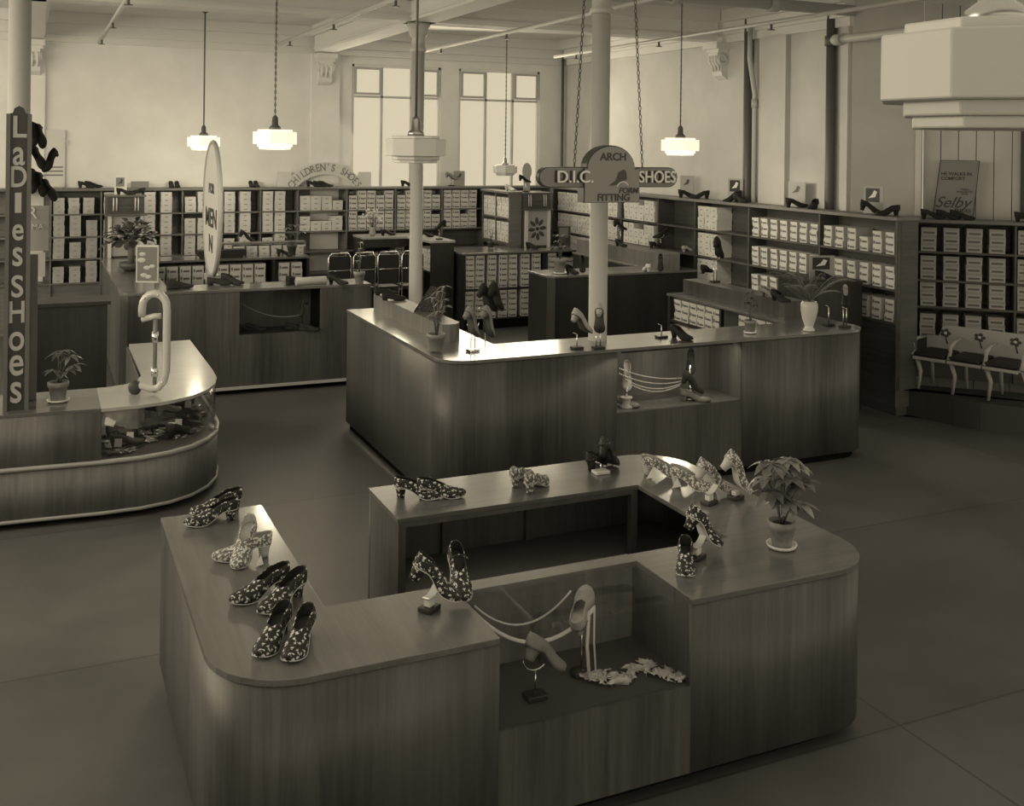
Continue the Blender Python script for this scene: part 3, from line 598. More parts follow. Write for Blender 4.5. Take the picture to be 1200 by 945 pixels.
case_light(D, .44, .92, 7.24, .672, .9)  # strip lamp and its channel added here to brighten the curved case
# crumpled shiny material on the case floor
def crumple(name, label, cat, pts, mat, seed, r=.05):
    rr = random.Random(seed); m = MB()
    for (x, y, z) in pts:
        path = []; 
        for k in range(7): path.append((x + rr.uniform(-r, r), y + rr.uniform(-r, r) * .8, z + rr.uniform(0.006, r * .45)))
        for k in range(len(path) - 1):
            a, b = Vector(path[k]), Vector(path[k + 1]); sv = Vector((rr.uniform(-1, 1), rr.uniform(-1, 1), rr.uniform(-.4, .4))).normalized() * .014
            m.add([a - sv, a + sv, b + sv, b - sv], [(0, 1, 2, 3)], 0, True)
    o = solo(name, m, mat, label, cat, pts[0]); o['kind'] = 'stuff'
    s = o.modifiers.new('s', 'SOLIDIFY'); s.thickness = .0012; return o
rr = random.Random(5); fp = []
for q in range(70):
    a = rr.random(); x = .45 + a * .68; y0 = 7.12 + max(0, (x - .6)) ** 2 * 1.3; fp.append((x, rr.uniform(y0, 7.58 if x < .65 else 8.5), .386))
fp = [p for p in fp if p[0] < 1.12]
crumple('cellophane_strands', 'crumpled shiny cellophane covering the floor of the curved glass case', 'cellophane', fp, 'foil', 4, .05)
# ---- counter E: rear right island with boxes on its front
E_ = thing('display_counter', 'rear island counter whose front is filled with rows of labelled shoe boxes', 'counter', (5.9, 12.9, 0))
part('counter_top', MB().box(4.98, 7.0, 12.47, 13.25, ZB - .025, ZB), 'wood_top_gloss', E_, bevel=.003)
for x in (5.0, 6.15, 6.95): part('side_panel', MB().box(x, x + .03, 12.5, 13.2, .02, ZB - .025), 'wood_dark', E_)
for z in (.14, .53): part('shelf', MB().box(5.03, 6.95, 12.5, 13.2, z - .02, z), 'wood_dark', E_)
part('back_panel', MB().box(5.03, 6.95, 13.0, 13.02, .06, ZB - .025), 'wood_dark', E_); part('plinth', MB().box(5.03, 6.95, 12.53, 13.2, 0, .12), 'kick', E_)
ex = [5.05, 5.19, 5.36, 5.52, 5.66, 5.84, 6.0]
for z, nn, q in ((.14, 5, 'lower'), (.53, 6, 'upper')):
    stacks((0, 12.51, 0), 0, z, [(x, nn) for x in ex], 'dark', 'labelled box, %s front shelf of rear island' % q, 'boxes on the %s shelf of the rear island' % q, .118, .0715, .27)
stacks((0, 12.51, 0), 0, .53, [(6.24, 6), (6.50, 5), (6.72, 5)], 'dark', 'labelled box, shaded right end of rear island', 'boxes at the right end of the rear island', .118, .0715, .27)
# ---- counter F: dark counter right of centre
F_ = thing('display_counter', 'dark fronted rear counter behind the front column', 'counter', (6.0, 10.9, 0))
part('counter_top', MB().prism([(5.0, 10.56), (5.0, 10.08), (5.06, 10.0), (6.88, 10.0), (6.88, 12.2), (6.42, 12.2), (6.42, 10.56)], ZB - .025, ZB), 'wood_top_gloss', F_, bevel=.003)
part('side_panel', MB().strip([(5.01, 10.55), (5.01, 10.09), (5.07, 10.01), (6.87, 10.01), (6.87, 12.19)], .02, .06, ZB - .025), 'wood_dark', F_)
part('inner_panel', MB().box(5.02, 6.42, 10.53, 10.55, .06, ZB - .025).box(6.43, 6.45, 10.55, 12.19, .06, ZB - .025), 'wood_dark', F_)
plinth(F_, [(5.08, 10.5), (5.08, 10.1), (6.8, 10.1), (6.8, 12.1), (6.5, 12.1), (6.5, 10.5)])
part('riser', MB().prism([(6.46, 12.15), (6.46, 10.2)] + [(6.50, 10.12), (6.72, 10.12), (6.76, 10.2), (6.76, 12.15)], ZB, ZB + .18), 'wood_panel_light', F_, label='raised ledge along the right arm')
# ---- counter J: rear middle
J = thing('display_counter', 'rear middle open counter with a pale top and a few boxes inside', 'counter', (4.4, 13.4, 0)); ZJ = 1.15
part('counter_top', MB().prism([(3.95, 13.95), (3.95, 13.42), (4.55, 13.42), (4.62, 12.68), (4.96, 12.68), (4.96, 13.95)], ZJ - .03, ZJ), 'wood_top_light', J, bevel=.003)
part('side_panel', MB().box(3.96, 3.98, 13.44, 13.94, .0, ZJ - .03), 'wood_dark', J); part('side_panel', MB().box(4.93, 4.95, 12.7, 13.94, 0, ZJ - .03), 'wood_dark', J)
part('back_panel', MB().box(3.98, 4.93, 13.92, 13.94, 0, ZJ - .03), 'wood_dark', J)
part('fascia', MB().box(3.98, 4.57, 13.44, 13.46, ZJ - .14, ZJ - .03), 'wood_dark', J); part('front_panel', MB().box(4.63, 4.93, 12.70, 12.72, 0, ZJ - .03), 'wood_dark', J)
for z in (.45, .74): part('shelf', MB().box(3.98, 4.62, 13.5, 13.9, z - .02, z).box(4.65, 4.93, 12.75, 13.4, z - .02, z), 'wood_dark', J)
stacks((0, 13.5, 0), 0, .74, [(4.05, 3), (4.22, 3), (4.42, 4)], 'mid', 'brown box inside rear middle counter', 'boxes inside the rear middle counter', .125, .066, .26)
stacks((4.66, 13.40, 0), -PI / 2, .74, [(.03 + i * .14, 4) for i in range(4)], 'plain', 'pale box, left side of rear middle counter', 'boxes on the side of the rear middle counter', .125, .07, .2)
# ---- daisy cabinets
def daisy_cabinet(x, y, w, d, z0, z1, label, side):
    t = thing('daisy_cabinet', label, 'cabinet', (x, y, z0)); h = z1 - z0
    part('body', MB().box(0, w, 0, d, 0, h - .02), 'wood_shelf_dark', t, False, bevel=.004)
    part('top_board', MB().box(-.02, w + .02, -.02, d, h - .02, h), 'wood_top', t, False)
    for xx in (w * .17, w * .25, w * .75, w * .83): part('curved_slat', MB().tube([(xx, -.002, h - .03), (xx, -.012, h - .08), (xx, -.012, h - .19)], .008, 8), 'cream', t, False)
    part('cornice', MB().box(-.03, w + .03, -.06, 0, h - .245, h - .225), 'wood_top', t, False)
    for xx in (.01, w - .05): part('pilaster', MB().box(xx, xx + .04, -.04, 0, 0, h - .245), 'cream', t, False)
    part('display_panel', MB().box(.05, w - .05, -.012, -.001, 0.02, h - .25), 'tan_light', t, False)
    m = MB(); cz = (h - .25) * .5
    for q in range(8):
        a = q * PI / 4 + .1; c = Vector((w / 2 + .085 * math.cos(a), -.014, cz + .11 * math.sin(a)))
        pl = MB().ball((0, 0, 0), 1, 10, (.052, .006, .027)); pl.xf(Matrix.Translation(c) @ Matrix.Rotation(-a, 4, 'Y')); m.v2 = None
        m.add(pl.v, pl.f, 0, True)
    m.ball((w / 2, -.016, cz), .026, 10, (1, .5, 1), 1)
    part('daisy', m, ['mid_dark', 'black'], t, False, label='daisy with dark petals cut out on the panel')
    return t
daisy_cabinet(.76, 13.27, .42, .45, 1.0, 1.745, 'tall wooden cabinet with a daisy panel behind the left island counter', 0)
part('lower_body', MB().box(.76, 1.18, 13.27, 13.72, 0, .999), 'wood_shelf_dark', bpy.data.objects['daisy_cabinet'])
daisy_cabinet(6.08, 12.98, .40, .45, 1.0, 1.75, 'tall wooden cabinet with a daisy panel on the rear island counter', 0)
# ---- gondola left of the right daisy cabinet, facing -X
shelving('side_shelving', 'short box shelving facing left beside the daisy cabinet on the rear island', (5.88, 13.98, 0), -PI / 2, .95, .19, 1.76, [1.06, 1.40], [.48], 'wood_shelf', z0=1.002, zbase=1.002)
for z in (1.06, 1.40):
    stacks((5.88, 13.98, 0), -PI / 2, z, [(.03 + i * .145, 4) for i in range(3)] + [(.50 + i * .145, 4) for i in range(3)], 'plain', 'white box, %s short shelf by rear daisy cabinet' % ('upper' if z > 1.2 else 'lower'), 'boxes on the %s short shelf' % ('upper' if z > 1.2 else 'lower'), .13, .068, .17)
# ---- dark partition behind the curved counter and the dark box at right
t = thing('dark_cabinet', 'dark closed cabinet with a thin top rail between the curved counter and the left island', 'cabinet', (.28, 9.9, 0))
part('body', MB().box(-.02, .57, 9.74, 10.1, 0, .97), 'wood_dark', t, bevel=.004); part('top_rail', MB().box(-.04, .60, 9.72, 10.12, .97, 1.0), 'wood_dark', t)
for z in (.35, .65): part('hinge', MB().box(-.035, -.02, 9.73, 9.75, z, z + .12), 'chrome', t)
q0 = P(968, 326, 1.2); 
t = thing('dark_cabinet', 'dark wooden box cabinet behind the right end of the middle counter', 'cabinet', (6.6, 7.7, 0))
part('body', MB().box(6.42, 6.95, 7.45, 8.0, 0, 1.17), 'wood_dark', t, bevel=.004); part('top_board', MB().box(6.40, 6.97, 7.43, 8.02, 1.17, 1.19), 'wood_dark', t)
# ---- shoe boxes: build meshes once, keep the 300 nearest as things
def box_mesh(w, d, h, kind):
    m = MB(); lid = h * .3; e = .002
    m.box(-0, w, 0, d, 0, h - lid, 0); m.box(-e, w + e, -e, d + e, h - lid, h, 0 if kind != 'mid' else 2)
    if kind == 'dark': m.box(w * .30, w * .86, -.0035, 0, h * .20, h * .46, 1); m.box(w * .08, w * .2, -.0035, 0, h * .2, h * .6, 1)
    elif kind == 'mid': m.box(w * .12, w * .88, -.003, 0, h * .22, h * .48, 1)
    else: m.box(w * .35, w * .65, -.003, 0, h * .28, h * .5, 2)
    return m
meshes = {}
BOXES.sort(key=lambda b: (b[0].translation - Vector((0, 0, EYE))).length / (b[1] * b[3]) ** .5)
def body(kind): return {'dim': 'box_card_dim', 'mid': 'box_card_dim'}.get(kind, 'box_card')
for b in BOXES[:300]:
    mat, w_, d_, h_, kind, lb, gp = b; key = (round(w_, 3), round(d_, 3), round(h_, 3), kind)
    if key not in meshes: meshes[key] = box_mesh(w_, d_, h_, kind).mesh('shoe_box', [body(kind), 'box_label', 'box_grey'])
    o = bpy.data.objects.new('shoe_box', meshes[key]); COL.objects.link(o); o.matrix_world = mat; o['label'] = lb; o['category'] = 'box'; o['group'] = gp
mb = MB()
for b in BOXES[300:]:
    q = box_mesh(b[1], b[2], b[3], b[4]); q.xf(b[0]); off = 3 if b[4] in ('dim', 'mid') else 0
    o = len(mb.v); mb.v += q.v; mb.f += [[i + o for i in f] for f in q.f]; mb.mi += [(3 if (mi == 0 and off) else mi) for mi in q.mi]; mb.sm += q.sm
if BOXES[300:]:
    o = solo('distant_shoe_boxes', mb, ['box_card', 'box_label', 'box_grey', 'box_card_dim'], 'hundreds of small distant shoe boxes filling the far shelves', 'boxes'); o['kind'] = 'stuff'
print('BOXES', len(BOXES))
# ================================================================== SHOES
SL = .25
def prof(kind):
    hh = {'pump': .045, 'high': .055, 'flat': .022, 'wedge': .04}[kind]
    return hh
def halfw(t):   # half width of the sole
    pts = [(0, .004), (.02, .019), (.08, .031), (.2, .034), (.38, .031), (.55, .037), (.70, .043), (.82, .040), (.92, .030), (.98, .016), (1, .003)]
    for (a, x), (b, y) in zip(pts, pts[1:]):
        if t <= b: return x + (y - x) * (t - a) / (b - a)
    return .003
def solez(t, hh):
    if t < .22: return hh - .002 * t
    if t < .66: s = (t - .22) / .44; s = s * s * (3 - 2 * s); return hh * (1 - s) + .004 * s
    return .004 + .012 * ((t - .66) / .34) ** 2
def archh(t):   # height of the upper above the sole
    pts = [(0, .062), (.08, .062), (.2, .058), (.4, .056), (.55, .058), (.7, .046), (.85, .034), (.95, .024), (1, .010)]
    for (a, x), (b, y) in zip(pts, pts[1:]):
        if t <= b: return x + (y - x) * (t - a) / (b - a)
    return .01
def opening(t):  # half opening angle (radians) in the arch
    if t < .05: return PI / 2 * .40
    if t < .40: return PI / 2 * (.40 + .06 * math.sin((t - .05) / .35 * PI))
    if t < .54: return PI / 2 * .40 * math.sqrt(max(0, 1 - ((t - .40) / .14) ** 2))
    return 0.0
SHOEMESH = {}
def shoe_meshes(kind, upper, lining, sole, heel):
    key = (kind, upper, lining, sole, heel)
    if key in SHOEMESH: return SHOEMESH[key]
    hh = prof(kind); N = 22; K = 6; m = MB(); ts = [0, .02, .05, .1, .16] + [.16 + .84 * i / (N - 5) for i in range(1, N - 4)]
    rows = []
    for t in ts:
        w_, z0, ah, op = halfw(t), solez(t, hh), archh(t), opening(t); row = []
        for s in (1, -1):
            side = []
            for k in range(K + 1):
                a = (PI / 2 - op) * k / K; y = w_ * (1 + .10 * math.sin(a * 2)) * math.cos(a) ** .8; side.append((SL * t + (-.004 * math.sin(a) if t < .1 else 0), s * y, z0 + ah * math.sin(a)))
            row.append(side)
        rows.append(row)
    for si in (0, 1):
        base = len(m.v); m.v += [p for r in rows for p in r[si]]
        for i in range(len(ts) - 1):
            for k in range(K):
                q = [base + i * (K + 1) + k, base + (i + 1) * (K + 1) + k, base + (i + 1) * (K + 1) + k + 1, base + i * (K + 1) + k + 1]
                if si == 0: q.reverse()
                m.f.append(q); m.mi.append(0); m.sm.append(True)
    b0_, b1_ = 0, len(ts) * (K + 1)   # close heel counter
    for k in range(K): m.f.append([b1_ + k, b1_ + k + 1, b0_ + k + 1, b0_ + k]); m.mi.append(0); m.sm.append(True)
    up = m.mesh('upper', [upper, lining]); bm = bmesh.new(); bm.from_mesh(up); bmesh.ops.remove_doubles(bm, verts=bm.verts, dist=.0006); bm.to_mesh(up); bm.free()
    up.polygons.foreach_set('use_smooth', [True] * len(up.polygons))
    # sole
    s = MB(); n_ = len(ts); th = .004
    for zz, ws in ((0, 1.06), (-th, 1.04)):
        for t in ts: w_ = halfw(t) * ws; s.v += [(SL * t, -w_, solez(t, hh) + zz), (SL * t, w_, solez(t, hh) + zz)]
    for i in range(n_ - 1):
        a = 2 * i; o = 2 * n_
        for q in ((a, a + 2, a + 3, a + 1), (o + a + 1, o + a + 3, o + a + 2, o + a), (a + 2, a, o + a, o + a + 2), (a + 1, a + 3, o + a + 3, o + a + 1)): s.f.append(list(q)); s.mi.append(0); s.sm.append(True)
    so = s.mesh('sole', sole)
    ins = MB()
    for t in ts: w_ = halfw(t) * .93; ins.v += [(SL * t, -w_, solez(t, hh) + .003), (SL * t, w_, solez(t, hh) + .003)]
    for i in range(n_ - 1): a = 2 * i; ins.f.append([a, a + 2, a + 3, a + 1]); ins.mi.append(0); ins.sm.append(True)
    ins = ins.mesh('insole', lining)
    hm = MB(); tops = [(.002, .0), (.01, .018), (.025, .027), (.055, .027), (.062, 0.02)]
    tz = hh - .004
    if kind == 'wedge':
        for z, k in ((0, .9), (tz, 1.0)):
            for t in (0.0, .03, .12, .25, .40, .52): w_ = halfw(t) * k; hm.v += [(SL * t, -w_, min(z, max(0, solez(t, hh) - .004))), (SL * t, w_, min(z, max(0, solez(t, hh) - .004)))]
        for i in range(5):
            a = 2 * i; o = 12
            for q in ((a + 1, a + 3, a + 2, a), (o + a, o + a + 2, o + a + 3, o + a + 1), (a, a + 2, o + a + 2, o + a), (a + 3, a + 1, o + a + 1, o + a + 3)): hm.f.append(list(q)); hm.mi.append(0); hm.sm.append(True)
        hm.f.append([0, 12, 13, 1]); hm.mi.append(0); hm.sm.append(False)
    else:
        rings = [(tz, 1.0, 0.0), (tz * .7, .80, .003), (tz * .35, .66, .007), (0, .62, .009)] if kind != 'flat' else [(tz, 1, 0), (0, .95, .001)]
        for z, k, dx in rings:
            ring = [(.004 + dx, 0)] + [(.012 + dx, .020 * k), (.030, .027 * k), (.058 - dx, .024 * k), (.060 - dx, 0), (.058 - dx, -.024 * k), (.030, -.027 * k), (.012 + dx, -.020 * k)]
            hm.v += [(x, y, z) for x, y in ring]
        for i in range(len(rings) - 1):
            for k in range(8): hm.f.append([i * 8 + (k + 1) % 8, i * 8 + k, (i + 1) * 8 + k, (i + 1) * 8 + (k + 1) % 8]); hm.mi.append(0); hm.sm.append(True)
        e = (len(rings) - 1) * 8; hm.f.append([e + 7 - k for k in range(8)]); hm.mi.append(0); hm.sm.append(False)
    he = hm.mesh('heel', heel)
    bow = MB().ball((SL * .60, -.02, solez(.6, hh) + .056), .018, 10, (.8, 1, .5)).ball((SL * .60, .02, solez(.6, hh) + .056), .018, 10, (.8, 1, .5)).ball((SL * .60, 0, solez(.6, hh) + .058), .010, 10)
    bow = bow.mesh('bow', upper)
    st = MB().tube([(SL * .36, .035 * math.cos(a), solez(.36, hh) + .04 + .022 * math.sin(a)) for a in [PI * i / 10 for i in range(11)]], .0045, 6).mesh('strap', upper)
    SHOEMESH[key] = dict(upper=up, sole=so, insole=ins, heel=he, bow=bow, strap=st); return SHOEMESH[key]
STY = {  # kind, upper, lining, sole, heel
    'fdark': ('high', 'floral_dark', 'lining_dark', 'sole_light', 'floral_dark'), 'flight': ('high', 'floral_light', 'lining_light', 'sole_light', 'lining_light'),
    'frose': ('high', 'floral_rose', 'lining_light', 'sole_light', 'floral_rose'), 'black': ('high', 'suede', 'lining_dark', 'black', 'suede'),
    'wedge': ('wedge', 'suede', 'lining_dark', 'black', 'suede'), 'tan': ('pump', 'tan', 'tan_light', 'mid_dark', 'tan'), 'pale': ('pump', 'tan_light', 'lining_light', 'mid_dark', 'tan_light'),
    'flat': ('flat', 'suede', 'lining_dark', 'black', 'black'), 'blackpale': ('high', 'suede', 'lining_light', 'black', 'suede'), 'sequin': ('high', 'sequin', 'lining_dark', 'black', 'black'), 'white': ('high', 'cream', 'lining_light', 'sole_light', 'cream')}
def shoe(style, label, H, T, up=UP, bow=False, strap=False, simple=False, ref='line', scale=None):
    """H heel point, T toe point in world; ref 'ground': both on the surface; 'line': H is the heel seat"""
    sty = STY[style]; ms = shoe_meshes(*sty); hh = prof(sty[0])
    if ref == 'ground': a0, a1 = Vector((0, 0, 0)), Vector((SL, 0, 0))
    else: a0, a1 = Vector((0, 0, hh)), Vector((SL, 0, .012))
    H, T = Vector(H), Vector(T); s = scale or (T - H).length / (a1 - a0).length; s = max(.5, min(1.15, s))
    def basis(d, u): x = d.normalized(); y = Vector(u).cross(x).normalized(); z = x.cross(y); return Matrix((x, y, z)).transposed()
    Rm = basis(T - H, up) @ basis(a1 - a0, UP).inverted()
    mid = (H + T) / 2 - Rm @ ((a0 + a1) / 2) * s
    r = thing('shoe', label, 'shoe', mid); r.rotation_mode = 'XYZ'; r.rotation_euler = Rm.to_euler(); r.scale = (s, s, s); prt = {}
    for nm in (['upper', 'sole', 'insole', 'heel'] + (['bow'] if bow else []) + (['strap'] if strap else [])):
        o = bpy.data.objects.new(nm, ms[nm]); COL.objects.link(o); o.parent = prt['sole'] if nm == 'insole' else r; prt[nm] = o
        if nm == 'upper':
            sd = o.modifiers.new('s', 'SOLIDIFY'); sd.thickness = .002; sd.material_offset = 1; sd.offset = -1
    return r
def G(px, py, h): return P(px, py, h)
def shoe_flat(style, label, hpx, tpx, h, **k):
    """heel and toe pixel on a surface at height h; length normalised"""
    Hh, Tt = P(*hpx, h), P(*tpx, h); d = (Tt - Hh).normalized(); c = (Hh + Tt) / 2; Ls = k.pop('L', .235)
    return shoe(style, label, c - d * Ls / 2 + UP * .001, c + d * Ls / 2 + UP * .001, ref='ground', **k)
def shoe_tilt(style, label, toe_px, ztoe, heel_px, far=False, up=UP, Ls=.235, **k):
    """toe on a known height, heel seat on the ray of heel_px at shoe length"""
    T = P(*toe_px, ztoe); o = Vector((0, 0, EYE)); d = ray(*heel_px).normalized(); oc = o - T
    b = 2 * oc.dot(d); c = oc.dot(oc) - Ls * Ls; q = b * b - 4 * c
    if q < 0: Hh = o + d * (-b / 2); Hh = T + (Hh - T).normalized() * Ls
    else: Hh = o + d * ((-b + math.sqrt(q)) / 2 if far else (-b - math.sqrt(q)) / 2)
    return shoe(style, label, Hh, T, up=up, **k)
ZA1 = ZA + .001
# left arm of the foreground counter
shoe_flat('fdark', 'dark floral shoe, rear one of the pair at the far end of the left arm', (277, 597), (228, 604), ZA1)
shoe_flat('fdark', 'dark floral shoe, front one of the pair at the far end of the left arm', (272, 609), (222, 617), ZA1)
shoe_flat('flight', 'pale floral shoe lying behind its upright mate on the left arm', (314, 652), (252, 657), ZA1)
shoe_tilt('flight', 'pale floral shoe propped toe down against its mate on the left arm', (277, 668), ZA1 + .004, (295, 613), far=True)
shoe_flat('fdark', 'dark floral shoe, left one of the third pair on the left arm', (330, 692), (277, 708), ZA1, L=.24)
shoe_flat('fdark', 'dark floral shoe, right one of the third pair on the left arm, toe turned down', (350, 698), (310, 720), ZA1, L=.24)
shoe_flat('fdark', 'dark floral shoe, left one of the nearest pair at the front left corner', (335, 737), (303, 775), ZA1, L=.24)
shoe_flat('fdark', 'dark floral shoe, right one of the nearest pair at the front left corner', (362, 741), (338, 780), ZA1, L=.24)
# back section
shoe_flat('fdark', 'dark floral shoe on the back section, left of its mate with heel to the left', (470, 583), (512, 584), ZA1)
shoe_flat('fdark', 'dark floral shoe on the back section, right of its mate with toe to the right', (497, 584), (538, 582), ZA1)
shoe_flat('frose', 'rose patterned pale shoe seen from behind, left of three heels on the back section', (600, 574), (622, 556), ZA1)
shoe_flat('frose', 'rose patterned pale shoe seen from behind, middle one nearest the edge', (617, 581), (640, 563), ZA1)
shoe_flat('sequin', 'black glittering shoe on the back section, left of the small stand', (690, 553), (715, 541), ZA1)
shoe_tilt('sequin', 'black glittering shoe propped upright behind the small stand on the back section', (722, 545), ZA1 + .004, (705, 522), far=False)
# right arm
shoe_flat('flight', 'pale floral shoe at the back corner of the right arm', (756, 556), (803, 560), ZA1, L=.24)
shoe_flat('flight', 'pale floral shoe on the right arm, second from the back corner', (789, 568), (836, 577), ZA1, L=.24)
shoe_tilt('flight', 'pale floral shoe propped over the glass rest on the right arm', (858, 578), ZA1 + .01, (817, 546), far=False)
shoe_tilt('flight', 'pale floral shoe tilted steeply on a stand beside the potted plant', (880, 580), ZA1 + .025, (850, 535), far=False)
shoe_tilt('fdark', 'dark floral shoe tilted on a glass rest near the inner corner of the right arm', (845, 640), ZA1 + .02, (806, 603), far=False)
shoe_tilt('fdark', 'dark floral shoe standing steeply toe down beside the seam of the counter top', (804, 676), ZA1 + .006, (803, 640), far=True)
# front centre pair on a stand
shoe_tilt('fdark', 'dark floral shoe on the small stand, heel up to the left, beside the glass top', (540, 704), ZA1 + .02, (484, 660), far=False)
shoe_tilt('fdark', 'dark floral shoe with a buckle standing steeply toe down by the glass top', (545, 706), ZA1 + .01, (532, 645), far=True, strap=True)
# glass case of the foreground counter
shoe_tilt('tan', 'brown shoe on a wire stand inside the foreground glass case', (660, 783), .50, (618, 757), far=False)
shoe_tilt('pale', 'pale shoe held sole outward on the tall post inside the foreground glass case', (688, 688), .67, (676, 740), far=False, up=(-.6, -.7, .2))
# ================================================================== DISPLAY STANDS
def block_stand(x, y, z, label, h=.05, ang=0.0, top='curve', base='black'):
    t = thing('display_stand', label, 'display stand', (x, y, z), ang)
    part('base', MB().box(-.035, .035, -.028, .028, 0, .018), base, t, False, bevel=.003)
    part('block', MB().box(-.016, .016, -.014, .014, .018, .018 + h), 'acrylic', t, False, bevel=.002, label='clear block')
    if top == 'curve': part('rest', MB().add([(-.05 + .02 * i, s * .016, .02 + h + .0012 * (i - 2) ** 2 * 3) for i in range(6) for s in (-1, 1)] + [(-.05 + .02 * i, s * .016, .016 + h + .0012 * (i - 2) ** 2 * 3) for i in range(6) for s in (-1, 1)], [(2 * i, 2 * i + 2, 2 * i + 3, 2 * i + 1) for i in range(5)] + [(12 + 2 * i + 1, 12 + 2 * i + 3, 12 + 2 * i + 2, 12 + 2 * i) for i in range(5)], 0, True), 'acrylic', t, False, label='curved clear rest')
    return t
def wire_stand(x, y, z, label, h=.12, two=False, loop=True, base='black', ang=0.0):
    t = thing('display_stand', label, 'display stand', (x, y, z), ang)
    part('base', MB().box(-.04, .04, -.03, .03, 0, .016), base, t, False, bevel=.003)
    for dx in ((-.016, .016) if two else (0,)): part('post', MB().tube([(dx, 0, .016), (dx, 0, h)], .004, 8), 'chrome', t, False)
    if loop: part('cradle', MB().tube([(.05 * math.cos(a), 0, h + .045 + .045 * math.sin(a)) for a in [PI * 1.0 + PI * i / 12 for i in range(13)]], .003, 6), 'chrome', t, False)
    else: part('tip', MB().tube([(0, 0, h), (-.03, 0, h + .012)], .003, 6), 'chrome', t, False)
    return t
def on(px, py, h): p = P(px, py, h); return p.x, p.y, h + .001
block_stand(*on(503, 716, ZA), 'small stand with black base and clear block under the buckled pair', .03, .6)
block_stand(*on(831, 591, ZA), 'empty clear display rest on a black base on the right arm', .03, .3)
block_stand(*on(862, 585, ZA), 'small stand with black base under the steeply tilted pale shoe', .02, .3, None)
block_stand(*on(816, 655, ZA), 'small stand with black base and clear rest between the two dark floral shoes', .03, .4)
wire_stand(*on(704, 555, ZA), 'small wire stand holding a white card by the black glittering shoes', .05, False, False, 'acrylic')
t = wire_stand(*on(627, 818, .389), 'wire cradle stand with a dark base in the foreground glass case', .10, False, True)
t = thing('display_stand', 'tall post stand in the foreground glass case behind the ribbon heap', 'display stand', P(681, 790, .389))
part('base', MB().lathe([(.045, 0), (.045, .012), (.012, .025)], 16), 'black', t, False); part('post', MB().tube([(0, 0, .02), (0, 0, .21)], .005, 8), 'chrome', t, False)
# white cards
def card(px, py, z, label, w_=.05, h_=.05, ang=.4, tilt=.25, mat='white', tri=True):
    p = P(px, py, z); m = MB()
    if tri: m.add([(-w_ / 2, 0, 0), (w_ / 2, 0, .01), (w_ * .1, 0, h_), (-w_ / 2, .002, 0), (w_ / 2, .002, .01), (w_ * .1, .002, h_)], [(0, 1, 2), (5, 4, 3), (0, 3, 4, 1), (1, 4, 5, 2), (2, 5, 3, 0)])
    else: m.box(-w_ / 2, w_ / 2, 0, .002, 0, h_)
    o = bpy.data.objects.new('price_card', m.mesh('price_card', mat)); COL.objects.link(o); o.location = (p.x, p.y, z + .001); o.rotation_euler = (-tilt, 0, -ang); o['label'] = label; o['category'] = 'card'; return o
card(763, 562, ZA, 'white triangular price card leaning under the rear pale floral shoe'); card(793, 573, ZA, 'white triangular price card leaning under the second pale floral shoe')
card(712, 548, ZA, 'tall white triangular card beside the black glittering shoes', .05, .075)
card(375, 660, ZA, 'x') if False else None
card(304, 665, ZA, 'white price card standing under the pale floral pair', .03, .045); 
# ribbons in the glass case
def ribbon(label, pts, wd=.012, mat='ribbon', name='ribbon_swag'):
    m = MB(); pts = [Vector(p) for p in pts]; vs = []
    for i, p in enumerate(pts):
        d = (pts[min(i + 1, len(pts) - 1)] - pts[max(0, i - 1)]).normalized(); s = d.cross(Vector((0, -.6, .8))).normalized() * wd / 2
        vs += [p - s, p + s]
    m.add(vs, [(2 * i, 2 * i + 2, 2 * i + 3, 2 * i + 1) for i in range(len(pts) - 1)], 0, True)
    o = solo(name, m, mat, label, 'ribbon', tuple(pts[0])); sd = o.modifiers.new('s', 'SOLIDIFY'); sd.thickness = .0012; return o
def sag(a, b, d, n_=14): a, b = Vector(a), Vector(b); return [a.lerp(b, i / n_) - UP * d * 4 * (i / n_) * (1 - i / n_) for i in range(n_ + 1)]
ribbon('pale satin ribbon swag under the glass top, nearest the front pane', sag((1.48, 3.55, .68), (1.93, 3.45, .66), .12), .015)
ribbon('narrow pale ribbon swag behind the broader one in the glass case', sag((1.52, 3.64, .66), (1.92, 3.62, .66), .10), .008)
ribbon('pale ribbon hanging straight down the tall post in the glass case', [(1.905, 3.45, .64), (1.90, 3.45, .52), (1.905, 3.44, .40)], .014)
ribbon('thin pale ribbon hanging to the right of the tall post in the glass case', [(1.94, 3.47, .66), (1.94, 3.47, .52), (1.945, 3.46, .40)], .008)
rr = random.Random(11); pts = []
for i in range(28):
    a = i / 27; p = P(688 + a * 108, 795 + 6 * math.sin(a * 7), .392); pts.append((p.x + rr.uniform(-.01, .01), min(3.66, max(3.31, p.y + rr.uniform(-.02, .05))), .394))
o = crumple('ribbon_heap', 'heap of crumpled pale ribbon spilling across the floor of the foreground glass case', 'ribbon', pts, 'ribbon', 8, .03)
